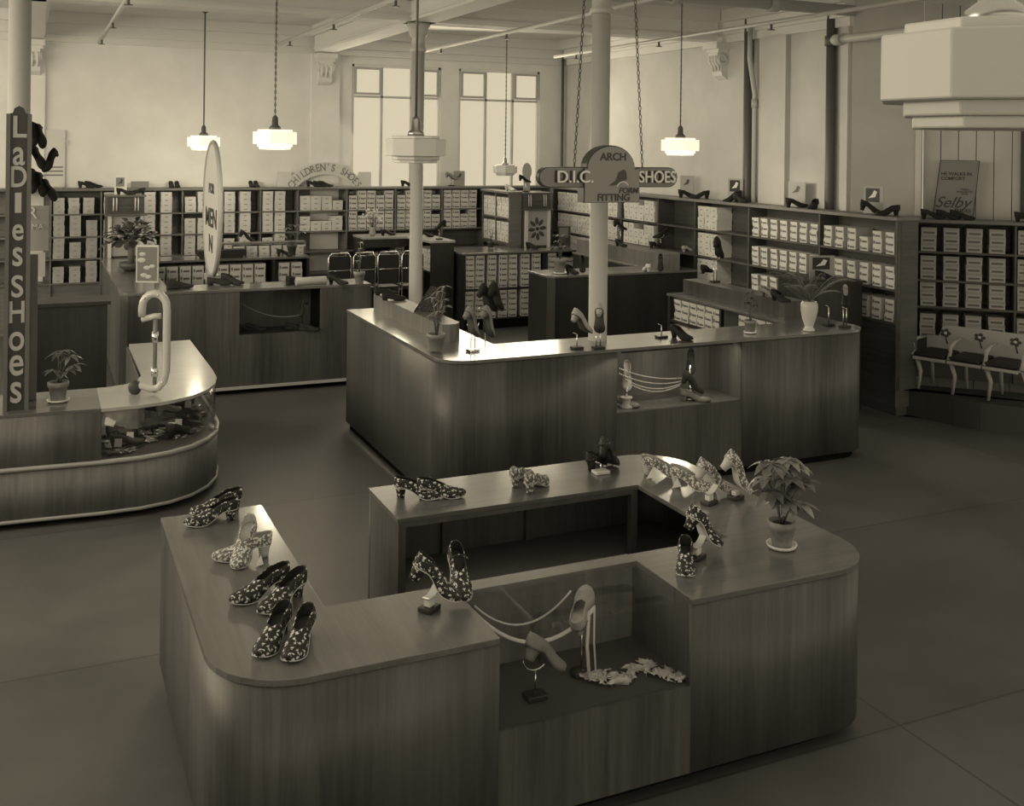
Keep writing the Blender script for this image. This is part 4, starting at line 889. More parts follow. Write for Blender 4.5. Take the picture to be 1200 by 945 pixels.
# ================================================================== PLANTS
def leaf(m, base, d, ln, wd, droop=.3, mi=0, fold=.25):
    base = Vector(base); d = Vector(d).normalized(); side = d.cross(UP); side = side.normalized() if side.length > .05 else Vector((1, 0, 0)); nrm = side.cross(d)
    prof_ = [(0, .06), (.2, .55), (.45, 1.0), (.7, .8), (.9, .35), (1, .02)]; vs = []
    for t_, ww in prof_:
        c = base + d * ln * t_ - UP * droop * ln * t_ * t_
        vs += [c - side * wd / 2 * ww + nrm * fold * wd * ww * .5, c, c + side * wd / 2 * ww + nrm * fold * wd * ww * .5]
    m.add(vs, [f for i in range(5) for f in ((3 * i, 3 * i + 3, 3 * i + 4, 3 * i + 1), (3 * i + 1, 3 * i + 4, 3 * i + 5, 3 * i + 2))], mi, True)
def pot_parts(t, r, h, mat, saucer=True, smat='white'):
    part('pot', MB().lathe([(r * .68, .008), (r * .70, .01), (r * .92, h * .74), (r * 1.02, h * .75), (r * 1.06, h * .98), (r * 1.0, h), (r * .90, h), (r * .88, h * .86)], 28), mat, t, False)
    pt_ = [c for c in t.children if c.name.startswith('pot')][-1]
    part('soil', MB().lathe([(.001, h * .86), (r * .5, h * .88), (r * .88, h * .85)], 20), 'soil', pt_, False)
    if saucer: part('saucer', MB().lathe([(r * .7, 0), (r * 1.0, .004), (r * 1.12, .018), (r * 1.06, .018), (r * .95, .008), (r * .71, .007)], 28), smat, t, False)
def palm_plant(loc, label, r, h, mats, heads, saucer=True, seed=1, lw=.035, ll=.085, petals=8, name='potted_plant', potmat='terracotta'):
    t = thing(name, label, 'plant', loc); rr = random.Random(seed); pot_parts(t, r, h, potmat, saucer)
    for i, (dx, dy, z, tilt) in enumerate(heads):
        top = Vector((dx, dy, z)); part('stem', MB().tube([(dx * .1, dy * .1, h * .85), (dx * .45, dy * .45, h + (z - h) * .55), tuple(top)], .0035, 6), 'stem', t, False)
        m = MB()
        for q in range(petals):
            a = q * 2 * PI / petals + rr.uniform(-.15, .15); leaf(m, top, (math.cos(a), math.sin(a), .18 + tilt * math.cos(a)), ll * rr.uniform(.85, 1.1), lw, rr.uniform(.35, .8))
        part('leaf_cluster', m, mats[i % len(mats)], t, False)
    return t
p = on(916, 642, ZA)
palm_plant(p, 'terracotta potted plant with broad fingered leaves on the right arm of the foreground counter', .058, .115, ['leaf', 'leaf_light'],
    [(-.085, -.02, .37, 0), (.04, .02, .36, .2), (.0, -.04, .30, -.2), (-.05, .04, .29, 0), (.07, -.04, .28, .3), (.03, .05, .32, .1), (-.03, -.06, .22, 0), (.03, -.06, .20, 0), (-.07, -.02, .25, 0), (.08, .02, .33, .1)], seed=3, lw=.042, ll=.088)
p = on(68, 471, ZD)
t = palm_plant(p, 'potted plant with long leaves on a pale saucer on the curved counter', .062, .13, ['leaf', 'leaf_light', 'leaf'],
    [(.03, -.02, .33, .1), (.07, .0, .28, .3), (-.03, .0, .20, -.2), (.06, -.03, .20, .4), (.09, .02, .22, .3), (.0, .03, .30, 0)], seed=5, lw=.03, ll=.085, petals=6)
p = on(511, 412, ZB)
t = palm_plant(p, 'plain clay pot with pale drooping leaves at the rounded corner of the middle counter', .062, .12, ['leaf_light', 'leaf_light', 'leaf'],
    [(.0, -.02, .27, .1), (.05, .02, .34, .3), (-.03, .0, .24, -.2), (.04, -.03, .44, .2), (.02, .02, .40, .2), (.06, .0, .30, .2), (-.02, .02, .36, 0)], seed=8, lw=.016, ll=.07, petals=6, saucer=False, potmat='grey')
p = on(879, 391, ZB)
palm_plant(p, 'small dark potted plant in a clear saucer left of the white vase', .045, .10, ['leaf_dark'], [(0, 0, .27, 0), (.02, .02, .31, .1), (-.03, .0, .24, 0), (.03, -.02, .22, .1)], seed=12, lw=.014, ll=.05, petals=7, potmat='grey')
p = on(421, 334, ZB)
palm_plant(p, 'slender plant in a dark clay pot at the right end of the left island', .055, .13, ['leaf', 'leaf_light'], [(0, 0, .36, 0), (.02, 0, .29, 0), (-.02, 0, .24, 0), (0.01, .0, .42, 0)], seed=13, lw=.016, ll=.05, petals=6, saucer=False)
p = on(656, 321, ZB)
palm_plant(p, 'dark leafed plant in a clay pot on the dark fronted rear counter', .07, .17, ['leaf_dark'], [(0, 0, .36, 0), (.05, 0, .30, 0), (-.04, 0, .29, 0), (0, .02, .42, 0), (.04, 0, .42, 0)], seed=15, lw=.025, ll=.09, petals=7, saucer=True)
p = on(575, 291, ZB)
palm_plant(p, 'small flowering plant in a dark tub on the box fronted rear island', .05, .09, ['leaf', 'leaf_light'], [(0, 0, .16, 0), (.03, 0, .20, 0), (-.02, 0, .26, 0), (.04, 0, .27, 0)], seed=16, lw=.02, ll=.05, petals=6, saucer=False, potmat='mid_dark')
p = on(342, 300, ZB + .01)
palm_plant(p, 'leafy plant in a dark pot on the rear of the left island', .06, .14, ['leaf_dark', 'leaf', 'leaf_light'], [(0, 0, .27, 0), (.12, 0, .30, 0), (-.10, 0, .24, 0), (0, 0, .38, 0), (.1, 0, .38, 0), (-.06, 0, .34, 0)], seed=17, lw=.04, ll=.07, petals=6, saucer=False, potmat='mid_dark')
# fern in the white vase
p = on(948, 388, ZB)
t = thing('fern_vase', 'white ribbed vase holding a dark arching fern on the middle counter', 'plant', p)
part('vase', MB().lathe([(.04, 0), (.046, .004), (.044, .012), (.032, .03), (.034, .045), (.05, .09), (.064, .15), (.067, .19), (.062, .215), (.054, .222), (.056, .228), (.05, .228), (.046, .2)], 16), 'porcelain', t, False)
rr = random.Random(21)
for q in range(17):
    a = q * 2 * PI / 17 + rr.uniform(-.1, .1); R_ = rr.uniform(.20, .36); Hh = rr.uniform(.10, .24); m = MB(); path = []
    for i in range(11): s_ = i / 10; path.append(Vector((math.cos(a) * R_ * s_, math.sin(a) * R_ * s_, .215 + Hh * math.sin(s_ * PI * .62) )))
    m.tube(path, .0025, 5, cap=False); sd_ = Vector((-math.sin(a), math.cos(a), 0))
    for i in range(22):
        s_ = .12 + .88 * i / 22; k_ = s_ * 10; c = path[int(k_)].lerp(path[min(10, int(k_) + 1)], k_ - int(k_)); lw_ = .055 * math.sin(PI * min(1, s_ * .9 + .12)) + .006
        for sg in (-1, 1): dd = (sd_ * sg + Vector((math.cos(a), math.sin(a), 0)) * .35 + UP * .1).normalized(); leaf(m, c, dd, lw_, .013, .3)
    part('frond', m, 'leaf_light' if q % 3 else 'leaf', t, False)
# ================================================================== MIDDLE COUNTER DISPLAY
ZB1 = ZB + .001
wire_stand(*on(554, 412, ZB), 'double post chrome stand on a mirrored base holding the tan pair', .145, True, True, 'chrome', .3)
shoe_tilt('tan', 'tan shoe of the pair on the double post stand, left one with heel up', (560, 396), ZB + .12, (546, 364), far=False, Ls=.22)
shoe_tilt('tan', 'tan shoe of the pair on the double post stand, right one', (577, 396), ZB + .12, (566, 363), far=False, Ls=.22)
p = P(588, 394, ZB)
t = wire_stand(2.98, 7.0, 0.0, 'tall floor standing chrome display post behind the middle counter holding the black shoes', 1.17, False, True)
shoe_tilt('black', 'black suede shoe high on a stand behind the tan pair, left one', (580, 366), ZB + .20, (562, 338), far=False)
shoe_tilt('black', 'black suede shoe high on a stand behind the tan pair, right one', (588, 365), ZB + .21, (575, 336), far=False)
wire_stand(*on(676, 409, ZB), 'chrome post stand with a black base under the tilted tan shoe by the column', .10, False, False)
shoe_tilt('pale', 'pale tan shoe tilted toe down on the black based stand left of the column', (693, 391), ZB + .07, (671, 368), far=False, Ls=.24)
wire_stand(*on(701, 409, ZB), 'chrome post stand with a black base in front of the column foot', .12, True, False)
shoe_tilt('pale', 'pale tan shoe held upright in front of the column', (703, 391), ZB + .12, (702, 361), far=False, Ls=.22)
wire_stand(*on(775, 396, ZB), 'empty chrome wire stand beside the black shoe on the middle counter', .09, False, False)
shoe_flat('black', 'black suede shoe resting on the bright top right of the column', (788, 395), (810, 400), ZB1, L=.22)
wire_stand(*on(971, 382, ZB), 'short chrome hook stand on a mirrored base right of the white vase', .15, False, False)
wire_stand(*on(990, 384, ZB), 'chrome post stand with a dark base at the right end of the middle counter', .15, True, False)
shoe_tilt('blackpale', 'dark shoe with pale lining held upright at the right end of the middle counter', (992, 360), ZB + .13, (990, 338), far=True, Ls=.2)
# left riser items
ZR = ZB + .126
for i, (a, b) in enumerate((((446, 346), (460, 346)), ((455, 352), (469, 352)))):
    shoe_flat('flat', ['dark flat sandal at the far end of the left raised ledge', 'dark flat sandal just in front of the other on the left raised ledge'][i], a, b, ZR, L=.17, scale=.8)
m = MB(); p = P(507, 366, ZR)
m.add([(-.14, -.02, .0), (.10, -.02, .0), (.09, .03, .16), (-.02, .05, .19), (-.14, -.014, .0), (.10, -.014, .0), (.09, .036, .16), (-.02, .056, .19)], [(0, 1, 2, 3), (7, 6, 5, 4), (0, 4, 5, 1), (1, 5, 6, 2), (2, 6, 7, 3), (3, 7, 4, 0)])
t = thing('leaning_handbag', 'dark patterned folded bag leaning on the left raised ledge behind the clay pot', 'bag', p, -.5)
part('body', m, 'sequin', t, False); part('clasp_bar', MB().tube([(-.14, -.02, .002), (-.02, .052, .19), (.09, .033, .162)], .004, 6), 'black', t, False)
# right riser and items
ZR2 = ZB + .141
shoe_flat('black', 'black shoe on the far end of the right raised ledge', (818, 322), (838, 318), ZR2, L=.22)
wire_stand(*on(838, 331, ZR2), 'tall double wire stand at the far end of the right raised ledge', .20, True, True)
shoe_tilt('black', 'black shoe perched on the tall double wire stand of the right raised ledge', (846, 303), ZR2 + .22, (838, 282), far=False)
shoe_flat('tan', 'grey shoe on the right raised ledge, left of the fern', (893, 347), (912, 350), ZR2, L=.22)
shoe_flat('black', 'dark shoe with shiny trim on the right raised ledge close to the fern', (905, 352), (925, 356), ZR2, L=.22)
# case in the middle counter
zc = .553
def bead(label, a, b, d):
    pts_ = sag(a, b, d, 34); m = MB()
    for q in pts_: m.ball(q, .006, 6)
    m.tube(pts_, .0015, 4); return solo('bead_string', m, 'acrylic', label, 'beads', tuple(pts_[0]))
yb = 6.5
bead('uppermost string of beads swagged across the middle counter case', atY(726, 432, yb), atY(800, 443, yb), .03); bead('second string of beads swagged across the middle counter case', atY(726, 438, yb), atY(798, 447, yb), .04)
bead('third string of beads swagged across the middle counter case', atY(733, 445, yb), atY(797, 450, yb), .05); bead('lowest string of beads swagged across the middle counter case', atY(738, 450, yb), atY(796, 452, yb), .05)
def tower(px, py, label, n_, mats):
    p = P(px, py, zc); t = thing('display_tower', label, 'display stand', p)
    part('base', MB().lathe([(.05, 0), (.05, .015), (.03, .03), (.03, .06), (.045, .075)], 18), mats[0], t, False)
    part('post', MB().tube([(0, 0, .07), (0, 0, .26 if n_ > 1 else .15)], .008, 8), 'chrome', t, False); return p
p = tower(734, 478, 'short round display stand at the left of the middle counter case', 1, ['sole_light'])
shoe_tilt('pale', 'tan shoe standing toe down at the left of the middle counter case', (735, 460), zc + .08, (734, 425), far=True, Ls=.22)
shoe_flat('tan', 'brown shoe lying at the left end of the middle counter case floor', (722, 476), (742, 478), zc, L=.22)
p = tower(808, 468, 'tall round display stand at the right of the middle counter case', 2, ['chrome'])
shoe_tilt('black', 'black shoe with a pale band standing upright atop the right stand in the case', (809, 440), zc + .17, (810, 412), far=True, Ls=.2)
shoe_tilt('black', 'black shoe with a pale band leaning right on the stand in the middle counter case', (824, 462), zc + .05, (800, 440), far=False, Ls=.22)
shoe_flat('tan', 'dark shoe lying at the foot of the right stand in the middle counter case', (806, 470), (824, 471), zc, L=.22)
# case in counter C
zc = .561
bead('fine chain swagged across the small glass case of the left island', atY(285, 357, 10.3), atY(352, 369, 10.3), .06)
for px, py, lb in ((284, 388, 'black shoe at the left of the left island glass case'), (298, 388, 'black shoe with pale trim at the left of the left island glass case'), (345, 387, 'black shoe with a white tip at the right of the left island glass case'), (362, 388, 'black shoe with sparkling trim at the far right of the left island glass case')):
    shoe_flat('wedge', lb, (px - 6, py), (px + 9, py), zc, L=.2)
t = wire_stand(*on(354, 384, zc), 'thin post stand in the left island glass case', .24, False, False)
shoe_tilt('black', 'black shoe with a white peak raised on the thin post in the left island case', (352, 372), zc + .14, (358, 352), far=False, Ls=.17)
# case in counter D
zc = .388
for a, b, lb, st in (((132, 527), (166, 520), 'black shoe at the left of the curved glass case, front one', 'black'), ((128, 516), (158, 509), 'black shoe at the left of the curved glass case, rear one', 'black'),
                 ((170, 505), (205, 497), 'dark shoe in the middle of the curved glass case with a pale card', 'wedge'), ((180, 490), (215, 480), 'grey shoe in the middle of the curved glass case', 'tan'),
                 ((195, 515), (222, 504), 'black shoe near the curved pane at the front of the case', 'black'), ((190, 474), (222, 468), 'black shoe at the rear right of the curved glass case', 'black')):
    shoe_flat(st, lb, a, b, zc + .012, L=.23)
for px, py, lb in ((138, 524, 'small pale price card at the left of the curved glass case'), (152, 516, 'small pale price card just right of the leftmost card in the curved case'), (201, 504, 'small pale triangular card in the middle of the curved case'), (209, 500, 'small pale card right of the triangular card in the curved case'), (220, 478, 'small pale card at the rear right of the curved case')):
    card(px, py, zc + .04, lb, .045, .05, .3, .3, 'tan_light', False)
# tube stand on counter D
p = P(181, 462, ZD); sc = 7.25 / FPX
def off_(dx, dy): return tuple(RT * dx * sc + UP * dy * sc)
t = thing('tubular_stand', 'curling transparent tube stand with a picture card on top on the curved counter', 'display stand', (p.x, p.y, ZD))
path = [off_(-22, 4), off_(-14, 6), off_(-4, 3), off_(4, 4), off_(10, 11), off_(13, 22), off_(13, 40), off_(13, 75), off_(13, 92)] + [off_(-1 + 14 * math.cos(a), 94 + 16 * math.sin(a)) for a in [PI * i / 8 for i in range(1, 9)]] + [off_(-15, 84)]
path = [(a[0], a[1], a[2] + .02) for a in path]
part('tube', MB().tube(path, .026, 14), 'acrylic', t, False); part('end_knob', MB().ball(path[0], .045, 14, (1, 1, 1.1)), 'mid_dark', t, False, label='dark knob at the lower end')
part('shoe_rest', MB().tube([off_(-15, 84), off_(0, 88), off_(6, 88)], .02, 10), 'acrylic', t, False)
part('inner_post', MB().tube([off_(0, 2), off_(0, 60), off_(0, 84)], .014, 10), 'grey', t, False); part('collar', MB().tube([off_(0, 20), off_(0, 30)], .024, 10).tube([off_(0, 58), off_(0, 70)], .022, 10), 'chrome', t, False)
for q in (4, 11, 14): part('rivet', MB().ball(Vector(path[q]) - FW * .026, .008, 8), 'chrome', t, False)
t2 = thing('picture_card', 'framed picture card with pale shapes standing on top of the tube stand', 'card', tuple(Vector((p.x, p.y, ZD)) + RT * (-10 * sc) + UP * (117 * sc + .05)), -HEAD)
part('frame', MB().box(-.075, .075, 0, .012, 0, .25), 'white', t2, False, bevel=.002); part('picture', MB().box(-.066, .066, -.003, 0, .012, .238), 'grey', t2, False)
m = MB()
for q, (a, b, s1) in enumerate(((-.03, .19, .02), (-.035, .15, .024), (0, .10, .02), (.035, .11, .018), (-.02, .05, .02), (.01, .04, .02))): m.ball((a, -.004, b), s1, 10, (1.2, .15, .7))
part('printed_shapes', m, 'cream', t2, False)
# ================================================================== SIGNS
# ladies shoes post sign
xl = atY(8, 300, 7.2).x; xr_ = atY(33, 300, 7.2).x; zt = atY(20, 124, 7.2).z; xc = (xl + xr_) / 2
S = thing('ladies_sign', 'tall narrow dark sign reading Ladies Shoes standing on the curved counter at the left edge', 'sign', (xc, 7.22, ZD))
hw = (xr_ - xl) / 2; hgt = zt - ZD
poly = [(-hw, 0), (hw, 0), (hw, hgt - .05), (hw * .6, hgt - .045), (hw * .45, hgt - .015), (0, hgt), (-hw * .45, hgt - .015), (-hw * .6, hgt - .045), (-hw, hgt - .05)]
m = MB(); k = len(poly); m.add([(a, -.02, b) for a, b in poly] + [(a, .05, b) for a, b in poly], [list(range(k)), list(range(2 * k - 1, k - 1, -1))] + [((i + 1) % k, i, k + i, k + (i + 1) % k) for i in range(k)])
part('board', m, 'sign_dark', S, False)
for s_ in (-1, 1): part('edge_moulding', MB().box(s_ * hw - .012, s_ * hw + .012, -.035, .05, 0, hgt - .05), 'sign_edge', S, False)
for ch, y0, y1 in (('L', 137, 163), ('a', 168, 192), ('D', 196, 221), ('I', 227, 251), ('e', 259, 280), ('s', 285, 310), ('S', 324, 350), ('H', 354, 380), ('o', 384, 409), ('e', 411, 438), ('s', 442, 470)):
    zc_ = (atY(22, y0, 7.2).z + atY(22, y1, 7.2).z) / 2 - ZD; hgt_ = (y1 - y0) / FPX * 6.6
    big = ch.isupper(); sz = hgt_ / (.74 if big else .56)
    sx = min(1.15, .075 / (sz * (.5 if ch != 'I' else .25))); sx = {'L': .95, 'D': .75, 'I': 1.6, 'H': .75, 'S': .85}.get(ch, .72)
    lettering('letter', ch, sz, 'metal_letter', S, (0, -.022, zc_ - (0 if big else 0.0)), (PI / 2, 0, 0), .003, bold=.003, sx=sx)
# wooden post right of the sign, display rack with shoes
xw = atY(38, 400, 7.5).x
solo('rack_post', MB().box(xw - .028, xw + .028, 7.44, 7.5, ZD, 1.65), 'wood_panel_light', 'plain wooden post standing right beside the ladies shoes sign', 'post', (xw, 7.47, ZD), bevel=.003)
t = thing('shoe_rack_boards', 'pale lettered boards on the rack behind the ladies shoes sign', 'display rack', atY(44, 250, 7.6))
part('upper_board', MB().box(.0 - .07, .07, 0, .012, -.25, .05), 'tan_light', t, False); part('lower_board', MB().box(-.07, .05, -.01, 0, -.42, -.26), 'cream', t, False)
lettering('lettering', 'R', .11, 'white', t, (-.035, -.006, .0), (PI / 2, 0, 0), .003); lettering('lettering', 'MA', .05, 'white', t, (.0, -.006, -.09), (PI / 2, 0, 0), .003)
part('rail', MB().box(-.08, -.06, 0.012, .03, -.5, .75), 'pipe_light', t, False)
for i, (a, b) in enumerate((((40, 145), (38, 172)), ((45, 148), (50, 172)), ((42, 178), (48, 192)), ((63, 182), (54, 196)), ((38, 203), (38, 222)), ((46, 205), (50, 228)), ((52, 212), (64, 234)))):
    Hh, Tt = atY(*a, 7.55), atY(*b, 7.55); d = (Tt - Hh).normalized(); c = (Hh + Tt) / 2
    shoe('black', ['black shoe at the top of the rack behind the sign, left one', 'black shoe at the top of the rack behind the sign, right one', 'small black shoe in the middle of the rack pointing down right', 'small black shoe in the middle of the rack pointing down left', 'black shoe low on the rack, partly behind the sign', 'black shoe low on the rack, second from the sign', 'black shoe low on the rack, farthest right and lowest'][i], c - d * (.10 if i in (2, 3) else .11), c + d * (.10 if i in (2, 3) else .11), up=(-.5, -.8, .3), scale=.66)
# arch sign with D.I.C. SHOES
dS = 7.05; pc = atD(716, 216, dS / 1.0); kx = dS / FPX
S = thing('hanging_sign', 'hanging sign reading D.I.C. SHOES with an arched centre on two chains', 'sign', (pc.x, pc.y, pc.z), -.09)
def stad(x0, x1, r): return [(x0, -r), (x1, -r)] + [(x1 + r * math.cos(a), r * math.sin(a)) for a in [-PI / 2 + PI * i / 8 for i in range(1, 8)]] + [(x1, r), (x0, r)] + [(x0 + r * math.cos(a), r * math.sin(a)) for a in [PI / 2 + PI * i / 8 for i in range(1, 8)]]
def slab(poly, y0, y1): 
    k = len(poly); return MB().add([(a, y0, b) for a, b in poly] + [(a, y1, b) for a, b in poly], [list(range(k)), list(range(2 * k - 1, k - 1, -1))] + [((i + 1) % k, i, k + i, k + (i + 1) % k) for i in range(k)])
s_ = kx * 1.03
zw = 9 * s_ * .0
part('wing_bar', slab([(a, b + 8 * s_) for a, b in stad(-77 * s_, 72 * s_, 10.5 * s_)], -.02, .06), 'grey', S, False); part('wing_edge', slab([(a, b + 8 * s_) for a, b in stad(-77 * s_, 72 * s_, 11.5 * s_)], -.012, .05), 'sign_dark', S, False)
ctr = [(-35 * s_, -20 * s_), (32 * s_, -20 * s_), (32 * s_, 18 * s_)] + [((-3 + 29 * math.cos(a)) * s_, (17 + 26 * math.sin(a)) * s_) for a in [PI * i / 14 for i in range(15)]] + [(-35 * s_, 18 * s_)]
part('centre_box', slab(ctr, -.045, .08), 'sign_face', S, False); part('centre_edge', slab([(a * 1.035, b * 1.03) for a, b in ctr], -.035, .07), 'sign_dark', S, False)
for dx, tx in ((-47, 'D.I.C.'), (55, 'SHOES')):
    lettering('lettering', tx, 19 * s_, 'sign_dark', S, (dx * s_ - .012, -.0215, 8 * s_ - .0), (PI / 2, 0, 0), .001, bold=.002, sx=.84 if tx == 'SHOES' else 1.0)
    lettering('neon_lettering', tx, 19 * s_, 'white', S, (dx * s_, -.045, 8 * s_), (PI / 2, 0, 0), .004, bold=.001, sx=.84 if tx == 'SHOES' else 1.0, label='white raised tube letters')
lettering('lettering', 'ARCH', 12 * s_, 'sign_dark', S, (-1 * s_, -.046, 31 * s_), (PI / 2, 0, 0), .002, bold=.002)
lettering('lettering', 'FORM', 9 * s_, 'sign_dark', S, (18 * s_, -.048, -7 * s_), (PI / 2, 0, 0), .002, bold=.001, shear=.2)
lettering('lettering', 'FITTING', 11 * s_, 'sign_dark', S, (0, -.046, -15 * s_), (PI / 2, 0, 0), .002, bold=.002)
pic = [(-6, -1), (2, 4), (6, 14), (12, 17), (15, 15), (16, 6), (12, 4), (6, 1), (0, -1)]
part('shoe_emblem', slab([(a * s_, b * s_) for a, b in pic], -.05, -.045), 'mid_dark', S, False, label='dark painted shoe emblem'); part('arch_emblem', MB().tube([((11 + 7 * math.cos(a)) * s_, -.047, (-4 + 7 * math.sin(a)) * s_) for a in [PI * .1 + PI * .85 * i / 8 for i in range(9)]], .006, 6), 'cream', S, False)
for dx, px_t in ((-44, 692), (41, 736)):
    m = MB(); a = Vector((dx * s_, .02, 19 * s_)); bx = (px_t - 716 - (5 if dx < 0 else -3)) * s_; b = Vector((bx, .02, CEIL - pc.z)); n_ = int((b - a).length / .03)
    for i in range(n_):
        c = a.lerp(b, (i + .5) / n_); rr_ = .009
        m.tube([(c.x + rr_ * math.cos(q) * (i % 2), c.y + rr_ * math.cos(q) * (1 - i % 2), c.z + .018 * math.sin(q)) for q in [j * PI / 3 for j in range(7)]], .003, 4, cap=False)
    part('chain', m, 'cord', S, False)
# oval men's sign standing on the left island
pc = atY(249, 246, 10.85); S = thing('oval_sign', 'tall pale oval sign seen almost edge-on on the left island counter', 'sign', (pc.x, pc.y, ZB), 0)
hz = (atY(249, 168, 10.85).z - ZB) ; 
m = MB(); K_ = 36
ov = [(.52 * math.cos(2 * PI * i / K_), (hz / 2 - .02) * math.sin(2 * PI * i / K_) + hz / 2 + .03) for i in range(K_)]
m.add([(-.012, a, b) for a, b in ov] + [(.012, a, b) for a, b in ov], [list(range(K_ - 1, -1, -1)), list(range(K_, 2 * K_))] + [(i, (i + 1) % K_, K_ + (i + 1) % K_, K_ + i) for i in range(K_)])
part('board', m, 'cream', S, False); part('rim', MB().tube([(0, a, b) for a, b in ov] + [(0, *ov[0])], .025, 8), 'tan_light', S, False)
part('foot', MB().box(-.06, .06, -.12, .12, 0.001, .06), 'tan_light', S, False)
for tx, zz, sz in (('FOR', .92, .13), ('MEN', .62, .26), ('N', .36, .24)):
    for sd in (-1, 1):
        if sd < 0: lettering('lettering', tx, sz, 'mid_dark', S, (-.014, 0, zz), (PI / 2, 0, -PI / 2), .002, sx=1.4, bold=.006)
# children's shoes arch on the back wall shelf
yb = 14.3; pl, prr, pcx = atY(324, 214, yb), atY(430, 214, yb), atY(381, 214, yb); sc = (prr.x - pl.x) / 106
S = thing('arch_sign', 'pale arched sign reading CHILDREN\'S SHOES on top of the back wall shelving', 'sign', (pcx.x, yb, 1.791)); R1, R0 = 52 * sc, 38 * sc
zc0 = -24 * sc
a_ = [math.radians(27 + 126 * i / 20) for i in range(21)]
pol = [(R1 * 1.02 * math.cos(a), R1 * math.sin(a) + zc0) for a in a_] + [(R0 * 1.1 * math.cos(a), R0 * math.sin(a) + zc0) for a in reversed(a_)]
part('arch_band', slab([(a, max(0, b)) for a, b in pol], -.01, .02), 'cream', S, False)
for sg in (-1, 1): part('end_panel', slab([(sg * 36 * sc, 0), (sg * 55 * sc, 0), (sg * 55 * sc, 17 * sc), (sg * 40 * sc, 17 * sc)][::sg], 0, .03), 'cream', S, False)
txt = "CHILDREN'S SHOES"
for i, ch in enumerate(txt):
    if ch == ' ': continue
    a = math.radians(146 - 112 * i / (len(txt) - 1)); r_ = (R0 * 1.05 + R1) / 2
    lettering('letter', ch, 12 * sc, 'tan', S, (r_ * 1.02 * math.cos(a), -.012, r_ * math.sin(a) + zc0), (PI / 2, -(a - PI / 2), 0), .002, bold=.001, sx=.8)
# selby poster
yaw = dang
pp = P(1128, 248, 1.745); 
S = thing('shoe_poster', 'grey poster with Selby Shoes script leaning on top of the corner shelving', 'poster', diag(.38, .30, 1.742), dang)
W_, H_ = .36, .56
m = slab([(-.20, 0), (.16, 0), (.215, H_), (-.135, H_)], 0, .006); part('board', m, 'grey', S, False); m = MB()
part('border', MB().tube([(-.20, -.002, 0), (.16, -.002, 0), (.215, -.002, H_), (-.135, -.002, H_), (-.20, -.002, 0)], .004, 5), 'sign_dark', S, False)
for tx, x_, z_, s2, sh_ in (('HE WALKS IN', .01, .43, .045, 0), ('COMFORT', -.02, .385, .045, 0), ('THERE\'S', .085, .28, .022, 0), ('NONE BETTER', .085, .258, .022, 0), ('MADE', .085, .236, .022, 0), ('Selby', -.03, .15, .15, .45), ('SHOES', .07, .075, .05, 0)):
    lettering('lettering', tx, s2, 'sign_dark', S, (x_, -.002, z_), (PI / 2, 0, 0), .001, shear=sh_, bold=.001 if s2 > .03 else 0)
# dark sign at right edge on boarding
p0 = diag(1.45, .40, 2.02)
S = thing('wall_sign', 'small dark wall sign with a pale letter D at the right edge', 'sign', diag(1.32, .405, 2.0), dang)
part('board', MB().box(-.16, .4, -.03, 0, -.09, .09), 'sign_dark', S, False, bevel=.02); lettering('lettering', 'D', .12, 'tan_light', S, (-.03, -.032, 0), (PI / 2, 0, 0), .002)
struct('trim_11', MB().add([diag(a, b, c) for c in (1.75, 3.2) for b in (0.36, 0.40) for a in (0.02, .075)], [(0, 2, 3, 1), (4, 5, 7, 6), (0, 1, 5, 4), (2, 6, 7, 3), (0, 4, 6, 2), (1, 3, 7, 5)]), 'beam_paint', 'bright vertical strip at the left of the boarded wall')
struct('trim_12', MB().add([diag(a, b, c) for c in (1.75, 3.9) for b in (0.38, 0.42) for a in (.97, 1.01)], [(0, 2, 3, 1), (4, 5, 7, 6), (0, 1, 5, 4), (2, 6, 7, 3), (0, 4, 6, 2), (1, 3, 7, 5)]), 'sign_dark', 'dark vertical batten on the boarded wall')
# ================================================================== TOP OF SHELVES: shoes, pictures
def small_pic(loc, label, w_, h_, ang, mat='tan_light', em='black', lean=-.08, card_=True):
    t = thing('display_picture', label, 'picture', loc, ang)
    part('backing', MB().box(-w_ / 2, w_ / 2, 0, .006, 0, h_), mat, t, False)
    if em: part('printed_panel', MB().box(-w_ * .38, w_ * .3, -.003, 0, h_ * .42, h_ * .92), em, t, False)
    if card_: part('printed_shoe', slab([(-w_ * .25, h_ * .55), (w_ * .1, h_ * .6), (w_ * .2, h_ * .8), (w_ * .05, h_ * .85), (-w_ * .05, h_ * .7)], -.005, -.003), 'white' if em == 'black' else 'mid_dark', t, False)
    return t
ZS = 1.791
def back_shoe(px, lb, dx=7, st='black', yy=14.22, py=219, Ls=.2):
    a, b = atY(px - dx, py, yy), atY(px + dx, py, yy); a.z = b.z = ZS; a.y -= .0
    d = (b - a).normalized(); c = (a + b) / 2; shoe(st, lb, c - d * Ls / 2, c + d * Ls / 2, ref='ground', scale=.85)
back_shoe(102, 'black shoe on the back shelf top left of the picture card, left one'); back_shoe(110, 'black shoe on the back shelf top left of the picture card, right one', yy=14.3)
for px, lb in ((201, 'black shoe with toe forward on the back shelf top, left of its mate'), (208, 'black shoe with toe forward on the back shelf top, right of its mate'), (295, 'black shoe right of the oval sign on the back shelf top, left of its mate'), (301, 'black shoe right of the oval sign on the back shelf top, right of its mate')):
    c = atY(px, 219, 14.2); shoe('black', lb, (c.x, 14.32, ZS), (c.x, 14.13, ZS), ref='ground', scale=.8)
for px, lb in ((368, 'black shoe under the arched sign, left of three'), (376, 'black shoe under the arched sign, middle of three'), (382, 'black shoe under the arched sign, right of three')): back_shoe(px, lb, 4, yy=14.16, Ls=.18)
